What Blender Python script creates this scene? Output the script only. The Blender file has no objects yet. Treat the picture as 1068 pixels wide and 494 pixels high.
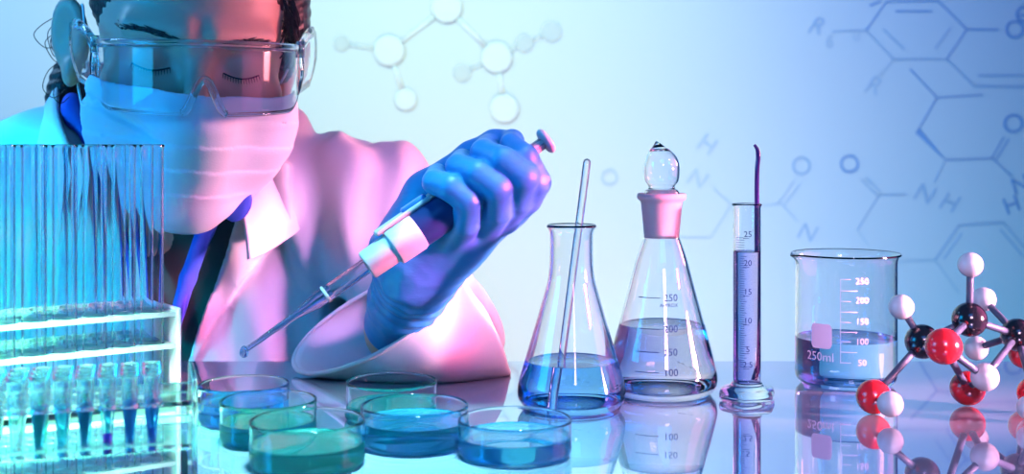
import bpy, bmesh, math, random
import numpy as np
from mathutils import Vector, Matrix

S = bpy.context.scene
COL = S.collection
PI = math.pi
CZ = 0.18            # camera height above the table top (table top is z = 0)
FPX = 1280.0         # focal length in pixels of the 1068 x 494 frame
def P(px, py, Y):    # a point at distance Y from the lens
    return np.array([(px - 534.0) * Y / FPX, Y, CZ - (py - 150.0) * Y / FPX])
def YT(py):          # distance of a point lying on the table top
    return CZ * FPX / (py - 150.0)

# ------------------------------------------------------------------ materials
def mat(name, col, rough=0.5, metal=0.0, trans=0.0, ior=1.45, alpha=1.0, spec=0.5, coat=0.0, sss=0.0,
        bump=None, sheen=0.0, var=None):
    m = bpy.data.materials.new(name); m.use_nodes = True
    nt = m.node_tree; b = nt.nodes['Principled BSDF']
    b.inputs['Base Color'].default_value = (*col, 1)
    b.inputs['Roughness'].default_value = rough
    b.inputs['Metallic'].default_value = metal
    b.inputs['Transmission Weight'].default_value = trans
    b.inputs['IOR'].default_value = ior
    b.inputs['Alpha'].default_value = alpha
    b.inputs['Specular IOR Level'].default_value = spec
    b.inputs['Coat Weight'].default_value = coat
    b.inputs['Sheen Weight'].default_value = sheen
    if sss:
        b.inputs['Subsurface Weight'].default_value = sss
        b.inputs['Subsurface Scale'].default_value = 0.006
        b.inputs['Subsurface Radius'].default_value = (1.0, 0.35, 0.2)
    tc = nt.nodes.new('ShaderNodeTexCoord')
    if var:      # colour mottling: (scale, amount)
        n = nt.nodes.new('ShaderNodeTexNoise'); n.inputs['Scale'].default_value = var[0]
        n.inputs['Detail'].default_value = 4
        nt.links.new(tc.outputs['Object'], n.inputs['Vector'])
        mx = nt.nodes.new('ShaderNodeMix'); mx.data_type = 'RGBA'
        mx.inputs[6].default_value = (*[c * (1 - var[1]) for c in col], 1)
        mx.inputs[7].default_value = (*[min(1, c * (1 + var[1])) for c in col], 1)
        nt.links.new(n.outputs['Fac'], mx.inputs[0]); nt.links.new(mx.outputs[2], b.inputs['Base Color'])
    if bump:     # (scale xyz, strength, distance)
        sc, st, di = bump
        mp = nt.nodes.new('ShaderNodeMapping'); mp.inputs['Scale'].default_value = sc
        n = nt.nodes.new('ShaderNodeTexNoise'); n.inputs['Scale'].default_value = 1.0; n.inputs['Detail'].default_value = 3
        bp = nt.nodes.new('ShaderNodeBump'); bp.inputs['Strength'].default_value = st; bp.inputs['Distance'].default_value = di
        nt.links.new(tc.outputs['Object'], mp.inputs['Vector']); nt.links.new(mp.outputs[0], n.inputs['Vector'])
        nt.links.new(n.outputs['Fac'], bp.inputs['Height']); nt.links.new(bp.outputs[0], b.inputs['Normal'])
    return m

M = {}
M['glass'] = mat('clear_glass', (0.975, 0.99, 1.0), 0.0, trans=1, ior=1.47)
M['thin_glass'] = mat('thin_glass', (0.98, 0.995, 1.0), 0.0, trans=1, ior=1.35)
M['dish_glass'] = mat('dish_glass', (0.985, 0.995, 1.0), 0.0, trans=1, ior=1.24)
M['frost'] = mat('ground_glass', (0.97, 0.86, 0.93), 0.42, trans=0.55, ior=1.35)
M['acrylic'] = mat('acrylic', (0.95, 0.985, 1.0), 0.04, trans=1, ior=1.35)
M['visor'] = mat('clear_visor', (0.97, 1.0, 1.0), 0.02, trans=1, ior=1.33)
M['white_acrylic'] = mat('white_acrylic', (0.80, 0.81, 0.88), 0.3, sss=0.3)
M['shelf'] = mat('frosted_shelf', (0.74, 0.76, 0.84), 0.3, alpha=0.5)
M['micro'] = mat('microtube_plastic', (0.93, 0.985, 0.99), 0.06, trans=1, ior=1.33)
M['blue_liq'] = mat('blue_liquid', (0.26, 0.62, 0.98), 0.0, trans=1, ior=1.335)
M['cyan_liq'] = mat('cyan_liquid', (0.08, 0.70, 0.98), 0.0, trans=0.84, ior=1.335)
M['green_liq'] = mat('green_liquid', (0.08, 0.80, 0.62), 0.0, trans=0.84, ior=1.335)
M['deep_liq'] = mat('deep_blue_liquid', (0.08, 0.44, 0.97), 0.0, trans=0.84, ior=1.335)
M['pink_liq'] = mat('pink_liquid', (0.97, 0.78, 0.90), 0.0, trans=1, ior=1.335)
M['violet_liq'] = mat('violet_liquid', (0.70, 0.60, 0.95), 0.0, trans=1, ior=1.335)
M['pale_liq'] = mat('pale_blue_liquid', (0.58, 0.80, 1.0), 0.0, trans=1, ior=1.335)
M['magenta_liq'] = mat('magenta_liquid', (0.55, 0.05, 0.70), 0.0, trans=1, ior=1.335)
M['ink'] = mat('printed_ink', (0.02, 0.03, 0.14), 0.8, spec=0.0)
M['white_ink'] = mat('white_print', (0.90, 0.72, 0.92), 0.6)
M['rod_dark'] = mat('dark_violet_glass', (0.06, 0.02, 0.16), 0.06, coat=0.6)
M['skin'] = mat('skin', (0.60, 0.36, 0.27), 0.45, sss=0.12, bump=((260, 260, 260), 0.12, 0.001), var=(40, 0.08))
M['lip'] = mat('lips', (0.5, 0.2, 0.18), 0.4)
M['hair'] = mat('dark_hair', (0.018, 0.014, 0.014), 0.38, bump=((900, 60, 60), 0.5, 0.002))
M['coat'] = mat('white_coat_cotton', (0.64, 0.64, 0.68), 0.75, sheen=0.2, bump=((900, 900, 900), 0.08, 0.0006))
M['shirt'] = mat('black_shirt', (0.012, 0.014, 0.022), 0.8)
M['scrub'] = mat('blue_scrub_cotton', (0.03, 0.08, 0.55), 0.75)
M['mask'] = mat('mask_fabric', (0.58, 0.72, 0.84), 0.8, bump=((500, 500, 1400), 0.12, 0.0008))
M['elastic'] = mat('white_elastic', (0.8, 0.85, 0.85), 0.7)
M['glove'] = mat('blue_nitrile', (0.030, 0.23, 0.56), 0.38, bump=((110, 110, 260), 0.22, 0.0016))
M['wplastic'] = mat('white_plastic', (0.62, 0.63, 0.66), 0.35)
M['navy'] = mat('navy_plastic', (0.015, 0.035, 0.16), 0.3)
M['bplastic'] = mat('blue_plastic', (0.05, 0.22, 0.62), 0.35)
M['seam'] = mat('grey_seam', (0.35, 0.38, 0.45), 0.5)
M['atom_black'] = mat('black_atom_plastic', (0.008, 0.008, 0.012), 0.16, coat=0.4)
M['atom_red'] = mat('red_atom_plastic', (0.62, 0.012, 0.02), 0.18, coat=0.4)
M['atom_white'] = mat('white_atom_plastic', (0.44, 0.48, 0.49), 0.25, coat=0.3)
M['bond'] = mat('grey_bond_plastic', (0.05, 0.07, 0.11), 0.4)
M['ghost'] = mat('ghost_white', (0.88, 0.88, 0.88), 0.8, alpha=0.7, spec=0.2)
M['ghost2'] = mat('ghost_faint', (0.88, 0.88, 0.88), 0.8, alpha=0.35, spec=0.2)
M['line'] = mat('formula_blue', (0.23, 0.35, 0.55), 0.8)
M['line2'] = mat('formula_pale_blue', (0.38, 0.47, 0.58), 0.8)
M['line3'] = mat('formula_faint_blue', (0.48, 0.54, 0.60), 0.8)
M['wall'] = mat('white_wall_paint', (0.60, 0.61, 0.62), 0.9, bump=((60, 60, 60), 0.03, 0.001))
M['panel_dark'] = mat('unseen_panel_navy', (0.012, 0.025, 0.10), 0.8)  # for the added panel out of view
M['floor'] = mat('grey_vinyl_floor', (0.35, 0.38, 0.42), 0.4, var=(6, 0.1))
M['steel'] = mat('grey_steel', (0.45, 0.47, 0.5), 0.3, metal=0.9)
M['lash'] = mat('lashes', (0.01, 0.008, 0.008), 0.7)

def table_mat():
    m = mat('polished_table', (0.76, 0.84, 0.96), 0.03, metal=0.75, spec=0.8)
    return m
M['table'] = table_mat()

# ------------------------------------------------------------------ object helpers
def link(name, me, material, parent=None, smooth=True, world=None):
    o = bpy.data.objects.new(name, me); COL.objects.link(o)
    if material is not None:
        me.materials.clear(); me.materials.append(material)
    if smooth:
        me.polygons.foreach_set('use_smooth', [True] * len(me.polygons)); 
    if parent is not None:
        o.parent = parent
    return o
def mesh(name, verts, faces, material, parent=None, smooth=True, origin=None, fixn=True):
    v = np.asarray(verts, dtype=float)
    if origin is not None:
        v = v - np.asarray(origin)
    me = bpy.data.meshes.new(name)
    me.from_pydata([tuple(map(float, x)) for x in v], [], [tuple(int(i) for i in f) for f in faces])
    me.update()
    if fixn:
        bm = bmesh.new(); bm.from_mesh(me); bmesh.ops.recalc_face_normals(bm, faces=bm.faces); bm.to_mesh(me); bm.free()
    return link(name, me, material, parent, smooth)
def thing(name, label, cat, loc=(0, 0, 0), group=None, rz=0.0):
    o = bpy.data.objects.new(name, None); COL.objects.link(o)
    o.empty_display_size = 0.02
    o.location = loc; o.rotation_euler = (0, 0, rz)
    o['label'] = label; o['category'] = cat
    if group: o['group'] = group
    return o
def tag(o, label, cat, group=None):
    o['label'] = label; o['category'] = cat
    if group: o['group'] = group
    return o
def dup(root, loc, label, rz=None):
    r = root.copy(); COL.objects.link(r); r.location = loc; r['label'] = label
    if rz is not None: r.rotation_euler = (0, 0, rz)
    for ch in list(root.children):
        c = ch.copy(); COL.objects.link(c); c.parent = r
        for g in list(ch.children):
            d = g.copy(); COL.objects.link(d); d.parent = c
    return r
def sharp(o, ang=35):
    o.data.polygons.foreach_set('use_smooth', [True] * len(o.data.polygons))
    try: o.data.set_sharp_from_angle(angle=math.radians(ang))
    except Exception: pass
    return o

class MB:
    """collects verts and faces of one mesh"""
    def __init__(s): s.v = []; s.f = []
    def add(s, vs, fs):
        n = len(s.v); s.v += [tuple(map(float, x)) for x in vs]; s.f += [tuple(i + n for i in f) for f in fs]; return s
    def box(s, c, d, R=None):
        c = np.array(c, float); h = np.array(d, float) / 2
        vs = [np.array([x, y, z]) * h for x in (-1, 1) for y in (-1, 1) for z in (-1, 1)]
        if R is not None: vs = [R @ x for x in vs]
        vs = [x + c for x in vs]
        return s.add(vs, [(0, 1, 3, 2), (4, 6, 7, 5), (0, 4, 5, 1), (2, 3, 7, 6), (0, 2, 6, 4), (1, 5, 7, 3)])
    def build(s, name, material, parent=None, smooth=False, origin=None, bevel=0.0):
        o = mesh(name, s.v, s.f, material, parent, smooth, origin)
        if bevel:
            b = o.modifiers.new('bevel', 'BEVEL'); b.width = bevel; b.segments = 3; b.limit_method = 'ANGLE'
            sharp(o, 40)
        return o

def catmull(pts, n=8):
    pts = [np.array(p, float) for p in pts]
    out = []
    for i in range(len(pts) - 1):
        p0 = pts[max(i - 1, 0)]; p1 = pts[i]; p2 = pts[i + 1]; p3 = pts[min(i + 2, len(pts) - 1)]
        for k in range(n):
            t = k / n
            out.append(0.5 * ((2 * p1) + (-p0 + p2) * t + (2 * p0 - 5 * p1 + 4 * p2 - p3) * t * t + (-p0 + 3 * p1 - 3 * p2 + p3) * t ** 3))
    out.append(pts[-1]); return out

def lathe_data(profile, seg=64):
    vs, fs = [], []; rings = []
    for r, z in profile:
        if r < 1e-6:
            rings.append([len(vs)]); vs.append((0, 0, z))
        else:
            ring = []
            for k in range(seg):
                a = 2 * PI * k / seg
                ring.append(len(vs)); vs.append((r * math.cos(a), r * math.sin(a), z))
            rings.append(ring)
    for A, B in zip(rings[:-1], rings[1:]):
        if len(A) == 1 and len(B) == 1: continue
        for k in range(seg):
            k2 = (k + 1) % seg
            if len(A) == 1: fs.append((A[0], B[k2], B[k]))
            elif len(B) == 1: fs.append((A[k], A[k2], B[0]))
            else: fs.append((A[k], A[k2], B[k2], B[k]))
    return vs, fs
def lathe(name, profile, material, parent=None, seg=64, origin=None, R=None, ang=None):
    vs, fs = lathe_data(profile, seg)
    if R is not None: vs = [R @ np.array(v) for v in vs]
    if origin is not None: vs = [np.array(v) + np.array(origin) for v in vs]
    o = mesh(name, vs, fs, material, parent, True)
    if ang: sharp(o, ang)
    return o
def offset_profile(outer, t):
    """the inner wall of a turned vessel whose outer profile runs from the axis upward"""
    o = [np.array(p, float) for p in outer]; inn = []
    for i, p in enumerate(o):
        a = o[max(i - 1, 0)]; b = o[min(i + 1, len(o) - 1)]
        d = b - a; d /= (np.linalg.norm(d) + 1e-12)
        n = np.array([-d[1], d[0]])
        q = p + n * t
        if i == 0: q = np.array([0, p[1] + t])
        q[0] = max(q[0], 0.0)
        inn.append(q)
    return inn
def vessel_profile(outer, t):
    inn = offset_profile(outer, t)
    top = (np.array(outer[-1]) + inn[-1]) / 2 + np.array([0, t * 0.5])
    return [tuple(p) for p in outer] + [tuple(top)] + [tuple(p) for p in inn[::-1]]
def liquid_profile(outer, t, level, over=0.0004):
    inn = offset_profile(outer, t - over)
    pr = []; prev = None
    for p in inn:
        if p[1] >= level:
            f = (level - prev[1]) / (p[1] - prev[1] + 1e-12); q = prev + (p - prev) * f
            pr.append((q[0], level)); break
        pr.append(tuple(p)); prev = p
    R = pr[-1][0]
    pr[-1] = (R, level + 0.0006)
    pr += [(R * 0.96, level + 0.0001), (R * 0.9, level), (0, level)]
    return pr
def radius_at(outer, z):
    for a, b in zip(outer[:-1], outer[1:]):
        if (a[1] <= z <= b[1]) and b[1] > a[1] and a[0] > 1e-4:
            f = (z - a[1]) / (b[1] - a[1]); return a[0] + (b[0] - a[0]) * f
    return outer[-1][0]
def axis_R(d, up=(0, 0, 1)):
    """a rotation taking +z to direction d"""
    d = np.array(d, float); d /= np.linalg.norm(d)
    u = np.array(up, float)
    if abs(d @ u) > 0.99: u = np.array([1.0, 0, 0])
    x = np.cross(u, d); x /= np.linalg.norm(x); y = np.cross(d, x)
    return np.stack([x, y, d], 1)
def tube(pts, r, seg=12, cap=True, closed=False):
    pts = [np.array(p, float) for p in pts]; n = len(pts)
    rs = r if hasattr(r, '__len__') else [r] * n
    vs, fs = [], []; x = None
    for i, p in enumerate(pts):
        if closed: d = pts[(i + 1) % n] - pts[i - 1]
        else: d = pts[min(i + 1, n - 1)] - pts[max(i - 1, 0)]
        d = d / (np.linalg.norm(d) + 1e-12)
        if x is None:
            x = axis_R(d)[:, 0]
        x = x - d * (x @ d); x /= np.linalg.norm(x); y = np.cross(d, x)
        for k in range(seg):
            a = 2 * PI * k / seg
            vs.append(p + (x * math.cos(a) + y * math.sin(a)) * rs[i])
    m = n if closed else n - 1
    for i in range(m):
        j = (i + 1) % n
        for k in range(seg):
            k2 = (k + 1) % seg
            fs.append((i * seg + k, i * seg + k2, j * seg + k2, j * seg + k))
    if cap and not closed:
        a = len(vs); vs.append(pts[0]); b = len(vs); vs.append(pts[-1])
        for k in range(seg):
            k2 = (k + 1) % seg
            fs.append((a, k2, k)); fs.append((b, (n - 1) * seg + k, (n - 1) * seg + k2))
    return vs, fs
def rod(pts, r, seg=12):
    """tube with rounded ends"""
    pts = [np.array(p, float) for p in pts]
    d0 = pts[0] - pts[1]; d0 /= np.linalg.norm(d0); d1 = pts[-1] - pts[-2]; d1 /= np.linalg.norm(d1)
    pp, rr = [], []
    for a in (0, 30, 60): pp.append(pts[0] + d0 * r * math.cos(math.radians(a))); rr.append(max(1e-5, r * math.sin(math.radians(a))))
    for p in pts: pp.append(p); rr.append(r)
    for a in (60, 30, 0): pp.append(pts[-1] + d1 * r * math.cos(math.radians(a))); rr.append(max(1e-5, r * math.sin(math.radians(a))))
    return tube(pp, rr, seg)
def sphere(c, r, seg=40, rings=20):
    pr = [(r * math.sin(PI * k / rings) if 0 < k < rings else 0, -r * math.cos(PI * k / rings)) for k in range(rings + 1)]
    vs, fs = lathe_data(pr, seg)
    return [np.array(v) + np.array(c) for v in vs], fs

# text as mesh verts (metres), centred
def text_mesh(txt, size):
    cu = bpy.data.curves.new('lettering', 'FONT'); cu.body = txt; cu.size = size
    cu.align_x = 'CENTER'; cu.align_y = 'CENTER'; cu.resolution_u = 3; cu.extrude = size * 0.012
    o = bpy.data.objects.new('lettering', cu); COL.objects.link(o)
    dg = bpy.context.evaluated_depsgraph_get(); dg.update()
    me = bpy.data.meshes.new_from_object(o.evaluated_get(dg))
    vs = [tuple(v.co) for v in me.vertices]; fs = [tuple(p.vertices) for p in me.polygons]
    bpy.data.objects.remove(o); bpy.data.curves.remove(cu); bpy.data.meshes.remove(me)
    return vs, fs
# ------------------------------------------------------------------ signed-distance modelling
def smin(a, b, k):
    h = np.clip(0.5 + 0.5 * (b - a) / k, 0, 1)
    return b * (1 - h) + a * h - k * h * (1 - h)
def smax(a, b, k): return -smin(-a, -b, k)
def s_ell(p, c, r, R=None):
    q = p - np.asarray(c, np.float32)
    if R is not None: q = q @ np.asarray(R, np.float32)
    r = np.asarray(r, np.float32)
    k0 = np.linalg.norm(q / r, axis=1); k1 = np.linalg.norm(q / (r * r), axis=1) + 1e-9
    return k0 * (k0 - 1) / k1
def s_cap(p, a, b, ra, rb=None):
    rb = ra if rb is None else rb
    a = np.asarray(a, np.float32); b = np.asarray(b, np.float32)
    ba = b - a; h = np.clip(((p - a) @ ba) / (ba @ ba), 0, 1)
    return np.linalg.norm(p - a - h[:, None] * ba, axis=1) - (ra + (rb - ra) * h)
def s_chain(p, pts, rs, k=0.004):
    d = None
    for i in range(len(pts) - 1):
        e = s_cap(p, pts[i], pts[i + 1], rs[i], rs[i + 1])
        d = e if d is None else smin(d, e, k)
    return d
def s_plane(p, c, n):
    n = np.asarray(n, float); n = n / np.linalg.norm(n)
    return (p - np.asarray(c, np.float32)) @ n.astype(np.float32)
def s_poly(x, z, poly):
    """2D signed distance of a polygon"""
    poly = np.asarray(poly, np.float32); n = len(poly)
    d = np.full(x.shape, 1e9, np.float32); inside = np.zeros(x.shape, bool)
    for i in range(n):
        a = poly[i]; b = poly[(i + 1) % n]; e = b - a
        wx = x - a[0]; wz = z - a[1]
        h = np.clip((wx * e[0] + wz * e[1]) / (e @ e), 0, 1)
        d = np.minimum(d, (wx - e[0] * h) ** 2 + (wz - e[1] * h) ** 2)
        c = ((a[1] > z) != (b[1] > z))
        t = (b[0] - a[0]) * (z - a[1]) / (b[1] - a[1] + 1e-12) + a[0]
        inside ^= c & (x < t)
    d = np.sqrt(d); return np.where(inside, -d, d)
_rng = np.random.RandomState(7); _H = _rng.rand(64, 64, 64).astype(np.float32)
def vnoise(p):
    i = np.floor(p).astype(np.int64); f = (p - i).astype(np.float32); f = f * f * (3 - 2 * f); i &= 63
    j = (i + 1) & 63
    def g(a, b, c): return _H[a, b, c]
    x0, y0, z0 = i.T; x1, y1, z1 = j.T; fx, fy, fz = f.T
    c00 = g(x0, y0, z0) * (1 - fx) + g(x1, y0, z0) * fx; c10 = g(x0, y1, z0) * (1 - fx) + g(x1, y1, z0) * fx
    c01 = g(x0, y0, z1) * (1 - fx) + g(x1, y0, z1) * fx; c11 = g(x0, y1, z1) * (1 - fx) + g(x1, y1, z1) * fx
    return ((c00 * (1 - fy) + c10 * fy) * (1 - fz) + (c01 * (1 - fy) + c11 * fy) * fz) * 2 - 1
def sdf_mesh(name, fn, lo, hi, h, material, parent=None, origin=None, smooth_it=1, B=12, margin=0.02):
    lo = np.array(lo, float); hi = np.array(hi, float)
    nb = np.ceil((hi - lo) / (h * B)).astype(int); n = nb * B + 1
    vol = np.full(tuple(n), 1.0, np.float32)
    bx, by, bz = np.meshgrid(*[np.arange(k) for k in nb], indexing='ij')
    cen = np.stack([bx, by, bz], -1).reshape(-1, 3); cp = (lo + (cen + 0.5) * B * h).astype(np.float32)
    dc = fn(cp); rad = B * h * 0.87 + margin
    sg = np.arange(B + 1)
    ox, oy, oz = np.meshgrid(sg, sg, sg, indexing='ij'); off = np.stack([ox, oy, oz], -1).reshape(-1, 3)
    act = np.where(np.abs(dc) < rad)[0]
    for b in np.where(dc <= -rad)[0]:
        i, j, k = cen[b] * B; vol[i:i + B + 1, j:j + B + 1, k:k + B + 1] = -1.0
    for s in range(0, len(act), 200):
        ids = act[s:s + 200]
        gi = (cen[ids] * B)[:, None, :] + off[None]
        pts = (lo + gi * h).astype(np.float32).reshape(-1, 3)
        d = fn(pts); gi = gi.reshape(-1, 3)
        vol[gi[:, 0], gi[:, 1], gi[:, 2]] = d
    vol[0] = np.abs(vol[0]) + 1e-4; vol[-1] = np.abs(vol[-1]) + 1e-4
    vol[:, 0] = np.abs(vol[:, 0]) + 1e-4; vol[:, -1] = np.abs(vol[:, -1]) + 1e-4
    vol[:, :, 0] = np.abs(vol[:, :, 0]) + 1e-4; vol[:, :, -1] = np.abs(vol[:, :, -1]) + 1e-4
    ins = vol < 0
    cs = [ins[a:n[0] - 1 + a, b:n[1] - 1 + b, c:n[2] - 1 + c] for a in (0, 1) for b in (0, 1) for c in (0, 1)]
    cnt = sum(c.astype(np.int8) for c in cs); cells = np.argwhere((cnt > 0) & (cnt < 8))
    corner = np.array([(a, b, c) for a in (0, 1) for b in (0, 1) for c in (0, 1)])
    vals = np.stack([vol[tuple((cells + o).T)] for o in corner], 1)
    acc = np.zeros((len(cells), 3)); num = np.zeros(len(cells))
    for a in range(8):
        for b in range(a + 1, 8):
            if np.abs(corner[a] - corner[b]).sum() != 1: continue
            va, vb = vals[:, a], vals[:, b]; x = (va < 0) != (vb < 0)
            t = np.where(x, va / (va - vb + 1e-20), 0)
            acc += np.where(x[:, None], corner[a] + t[:, None] * (corner[b] - corner[a]), 0); num += x
    V = lo + (cells + acc / num[:, None]) * h
    idx = np.full(tuple(n), -1, np.int32); idx[tuple(cells.T)] = np.arange(len(cells))
    quads = []
    for ax in range(3):
        u, w = (ax + 1) % 3, (ax + 2) % 3
        sl0 = [slice(None)] * 3; sl1 = [slice(None)] * 3; sl0[ax] = slice(0, -1); sl1[ax] = slice(1, None)
        A = ins[tuple(sl0)]; Bm = ins[tuple(sl1)]
        e = np.argwhere(A != Bm); e = e[(e[:, u] > 0) & (e[:, w] > 0)]
        flip = A[tuple(e.T)]
        du = np.zeros(3, int); du[u] = 1; dw = np.zeros(3, int); dw[w] = 1
        q = np.stack([idx[tuple((e - du - dw).T)], idx[tuple((e - dw).T)], idx[tuple(e.T)], idx[tuple((e - du).T)]], 1)
        q[~flip] = q[~flip][:, ::-1]; quads.append(q)
    Q = np.concatenate(quads); Q = Q[(Q >= 0).all(1)]
    for _ in range(smooth_it):      # light relaxation
        s = np.zeros_like(V); c = np.zeros(len(V))
        for k in range(4):
            a = Q[:, k]; b = Q[:, (k + 1) % 4]
            np.add.at(s, a, V[b]); np.add.at(c, a, 1); np.add.at(s, b, V[a]); np.add.at(c, b, 1)
        V = V * 0.5 + 0.5 * s / np.maximum(c, 1)[:, None]
    if origin is not None: V = V - np.asarray(origin)
    me = bpy.data.meshes.new(name)
    me.vertices.add(len(V)); me.vertices.foreach_set('co', V.astype(np.float32).ravel())
    me.loops.add(Q.size); me.loops.foreach_set('vertex_index', Q.astype(np.int32).ravel())
    me.polygons.add(len(Q)); me.polygons.foreach_set('loop_start', np.arange(0, Q.size, 4, dtype=np.int32))
    me.update(calc_edges=True); me.validate()
    return link(name, me, material, parent, True)
# ------------------------------------------------------------------ room
def struct(o): o['kind'] = 'structure'; return o
WY = 2.2
wb = MB().box((0, WY + 0.05, 0.35), (6.0, 0.1, 2.2)).build('wall_back', M['wall']); struct(wb)
wr_ = MB().box((1.02, 1.765, 0.35), (0.08, 0.87, 2.2)).build('unseen_dark_panel', M['panel_dark']); struct(wr_)  # unseen dark panel, added so the liquids refract a dark side
fl = MB().box((0, 0.6, -0.775), (6.0, 4.4, 0.05)).build('floor', M['floor']); struct(fl)

tb = thing('laboratory_table', 'long glossy pale blue laboratory table that mirrors the glassware standing on it', 'table', (0, 0.5, -0.75))
MB().box((0, 0, 0.735), (3.0, 1.04, 0.03)).build('tabletop', M['table'], tb, bevel=0.003)
MB().box((0, 0, 0.68), (2.7, 0.8, 0.07)).build('apron', M['steel'], tb, bevel=0.003)
for sx in (-1, 1):
    for sy in (-1, 1):
        MB().box((sx * 1.3, sy * 0.36, 0.325), (0.05, 0.05, 0.65)).build('leg', M['steel'], tb, bevel=0.003)

# ------------------------------------------------------------------ printed scales on turned glass
def printed(parent, outer, items, phi, material, name='printed_scale', lift=0.0006):
    mb = MB()
    def put(vs, fs, u0, z0):
        out = []
        for (u, v, w) in vs:
            z = z0 + v; r = radius_at(outer, z) + lift + w; a = phi + (u0 + u) / max(r, 1e-3)
            out.append((r * math.cos(a), r * math.sin(a), z))
        mb.add(out, fs)
    for it in items:
        if it[0] == 't':
            _, txt, size, u, z = it; vs, fs = text_mesh(txt, size); put(vs, fs, u, z)
        elif it[0] == 'l':                              # tick u0..u1 at height z, thickness th
            _, u0, u1, z, th = it; n = 8; vs, fs = [], []
            for k in range(n + 1):
                u = u0 + (u1 - u0) * k / n
                vs += [(u, -th / 2, 0), (u, th / 2, 0), (u, th / 2, 0.00012), (u, -th / 2, 0.00012)]
            for k in range(n):
                a = k * 4; b = a + 4
                for q in range(4): fs.append((a + q, a + (q + 1) % 4, b + (q + 1) % 4, b + q))
            put(vs, fs, 0, z)
        elif it[0] == 'p':                              # filled rounded patch u0,u1,z0,z1,radius
            _, u0, u1, z0, z1, rr = it; vs, fs = [], []; nu, nv = 14, 12
            for i in range(nu + 1):
                u = u0 + (u1 - u0) * i / nu
                e = max(0.0, rr - min(u - u0, u1 - u)); cut = rr - math.sqrt(max(rr * rr - e * e, 0))
                for j in range(nv + 1):
                    vs.append((u, z0 + cut + (z1 - z0 - 2 * cut) * j / nv, 0.0001))
            for i in range(nu):
                for j in range(nv):
                    a = i * (nv + 1) + j; fs.append((a, a + 1, a + nv + 2, a + nv + 1))
            put(vs, fs, 0, 0)
    return mesh(name, mb.v, mb.f, material, parent, False, fixn=False)
def facing(x, y): return math.atan2(-y, -x)

# conical flask with blue liquid
ex, ey = (596 - 534) * 0.838 / FPX, 0.838
k_ = ey / FPX
def ez(py): return CZ - (py - 150) * k_
eo = [(0, 0), (0.018, 0.0), (0.030, 0.0003)] + catmull([(0.0325, 0.0012), (0.0362, 0.0062), (0.0368, 0.0125), (0.0352, 0.0205), (0.0325, 0.030), (0.0265, 0.050), (0.0205, 0.071), (0.0165, 0.0855), (0.0152, 0.0945), (0.0148, 0.104), (0.0148, 0.1165), (0.0155, 0.1205), (0.0172, 0.1232)], 5)
er = thing('conical_flask', 'open conical flask a third full of blue liquid, holding a glass stirring rod', 'flask', (ex, ey, 0.0004))
lathe('flask_body', vessel_profile(eo, 0.0019), M['glass'], er, 72)
lq = lathe('blue_liquid', liquid_profile(eo, 0.0019, 0.0315), M['blue_liq'], er, 72, ang=50)
# stirring rod leaning in it
a = np.array([-0.0105, -0.004, 0.0045]); b = np.array([0.0108, 0.004, 0.1672])
o = mesh('stirring_rod', *rod([ex * 0 + a + (b - a) * t for t in np.linspace(0, 1, 12)], 0.0027, 20), M['glass'], None)
o.location = (ex, ey, 0)
tag(o, 'clear glass stirring rod leaning inside the conical flask with blue liquid', 'stirring rod')

# stoppered flask
sx, sy = (690 - 534) * 0.886 / FPX, 0.886
so = [(0, 0), (0.02, 0.0), (0.033, 0.0003)] + catmull([(0.0358, 0.0012), (0.0392, 0.0060), (0.0400, 0.0125), (0.0385, 0.0205), (0.0352, 0.0335), (0.0300, 0.053), (0.0242, 0.0745), (0.0188, 0.095), (0.0150, 0.1065), (0.0128, 0.1125)], 5)
sr = thing('stoppered_flask', 'tall conical flask of pale pink liquid closed with a round glass stopper', 'flask', (sx, sy, 0.0004))
lathe('flask_body', vessel_profile(so + [(0.0126, 0.1155)], 0.0019), M['glass'], sr, 72)
lathe('pink_liquid', liquid_profile(so, 0.0019, 0.0495), M['pink_liq'], sr, 72, ang=50)
neck = [(0.0124, 0.1120), (0.0128, 0.1150), (0.0148, 0.1365), (0.0152, 0.1385), (0.0170, 0.1395), (0.0177, 0.1412), (0.0176, 0.1432), (0.0168, 0.1440)]
lathe('ground_neck', neck + [(0.0155, 0.1440), (0.0132, 0.1400), (0.0110, 0.1150), (0.0108, 0.1120), (0.0124, 0.1120)], M['frost'], sr, 64)
sp = [(0, 0.1170)] + catmull([(0.0100, 0.1175), (0.0112, 0.125), (0.0128, 0.1405), (0.0122, 0.1455), (0.0098, 0.1475), (0.0098, 0.1495), (0.0122, 0.1530), (0.0131, 0.1590), (0.0127, 0.1655), (0.0108, 0.1708), (0.0076, 0.1750), (0.0044, 0.1778), (0.0022, 0.1800), (0.0009, 0.1813)], 6) + [(0, 0.1817)]
def bulb(name, prof):
    vs, fs = lathe_data(prof, 56); out = []
    for (x, y, z) in vs:                     # pull the drawn-out tip to one side
        if z > 0.166:
            t = z - 0.166; x = x - 15.0 * t * t
        out.append((x, y, z))
    return out, fs
inner = offset_profile(sp, 0.0012)
spo, spf = bulb('', sp)
st = mesh('glass_stopper', spo, spf, M['glass'], sr)
spi = [(max(r - 0.0013, 0), min(z, 0.1745)) for r, z in sp if 0.1185 < z < 0.1750]
spi = [(0, 0.1185)] + spi + [(0, 0.1752)]
vi, fi = bulb('', spi)
vv = spo + vi; n0 = len(spo)
me = bpy.data.meshes.new('glass_stopper'); me.from_pydata([tuple(map(float, v)) for v in vv], [], list(spf) + [tuple(n0 + i for i in f[::-1]) for f in fi]); me.update()
bpy.data.objects.remove(st); st = link('glass_stopper', me, M['glass'], sr, True)
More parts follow.
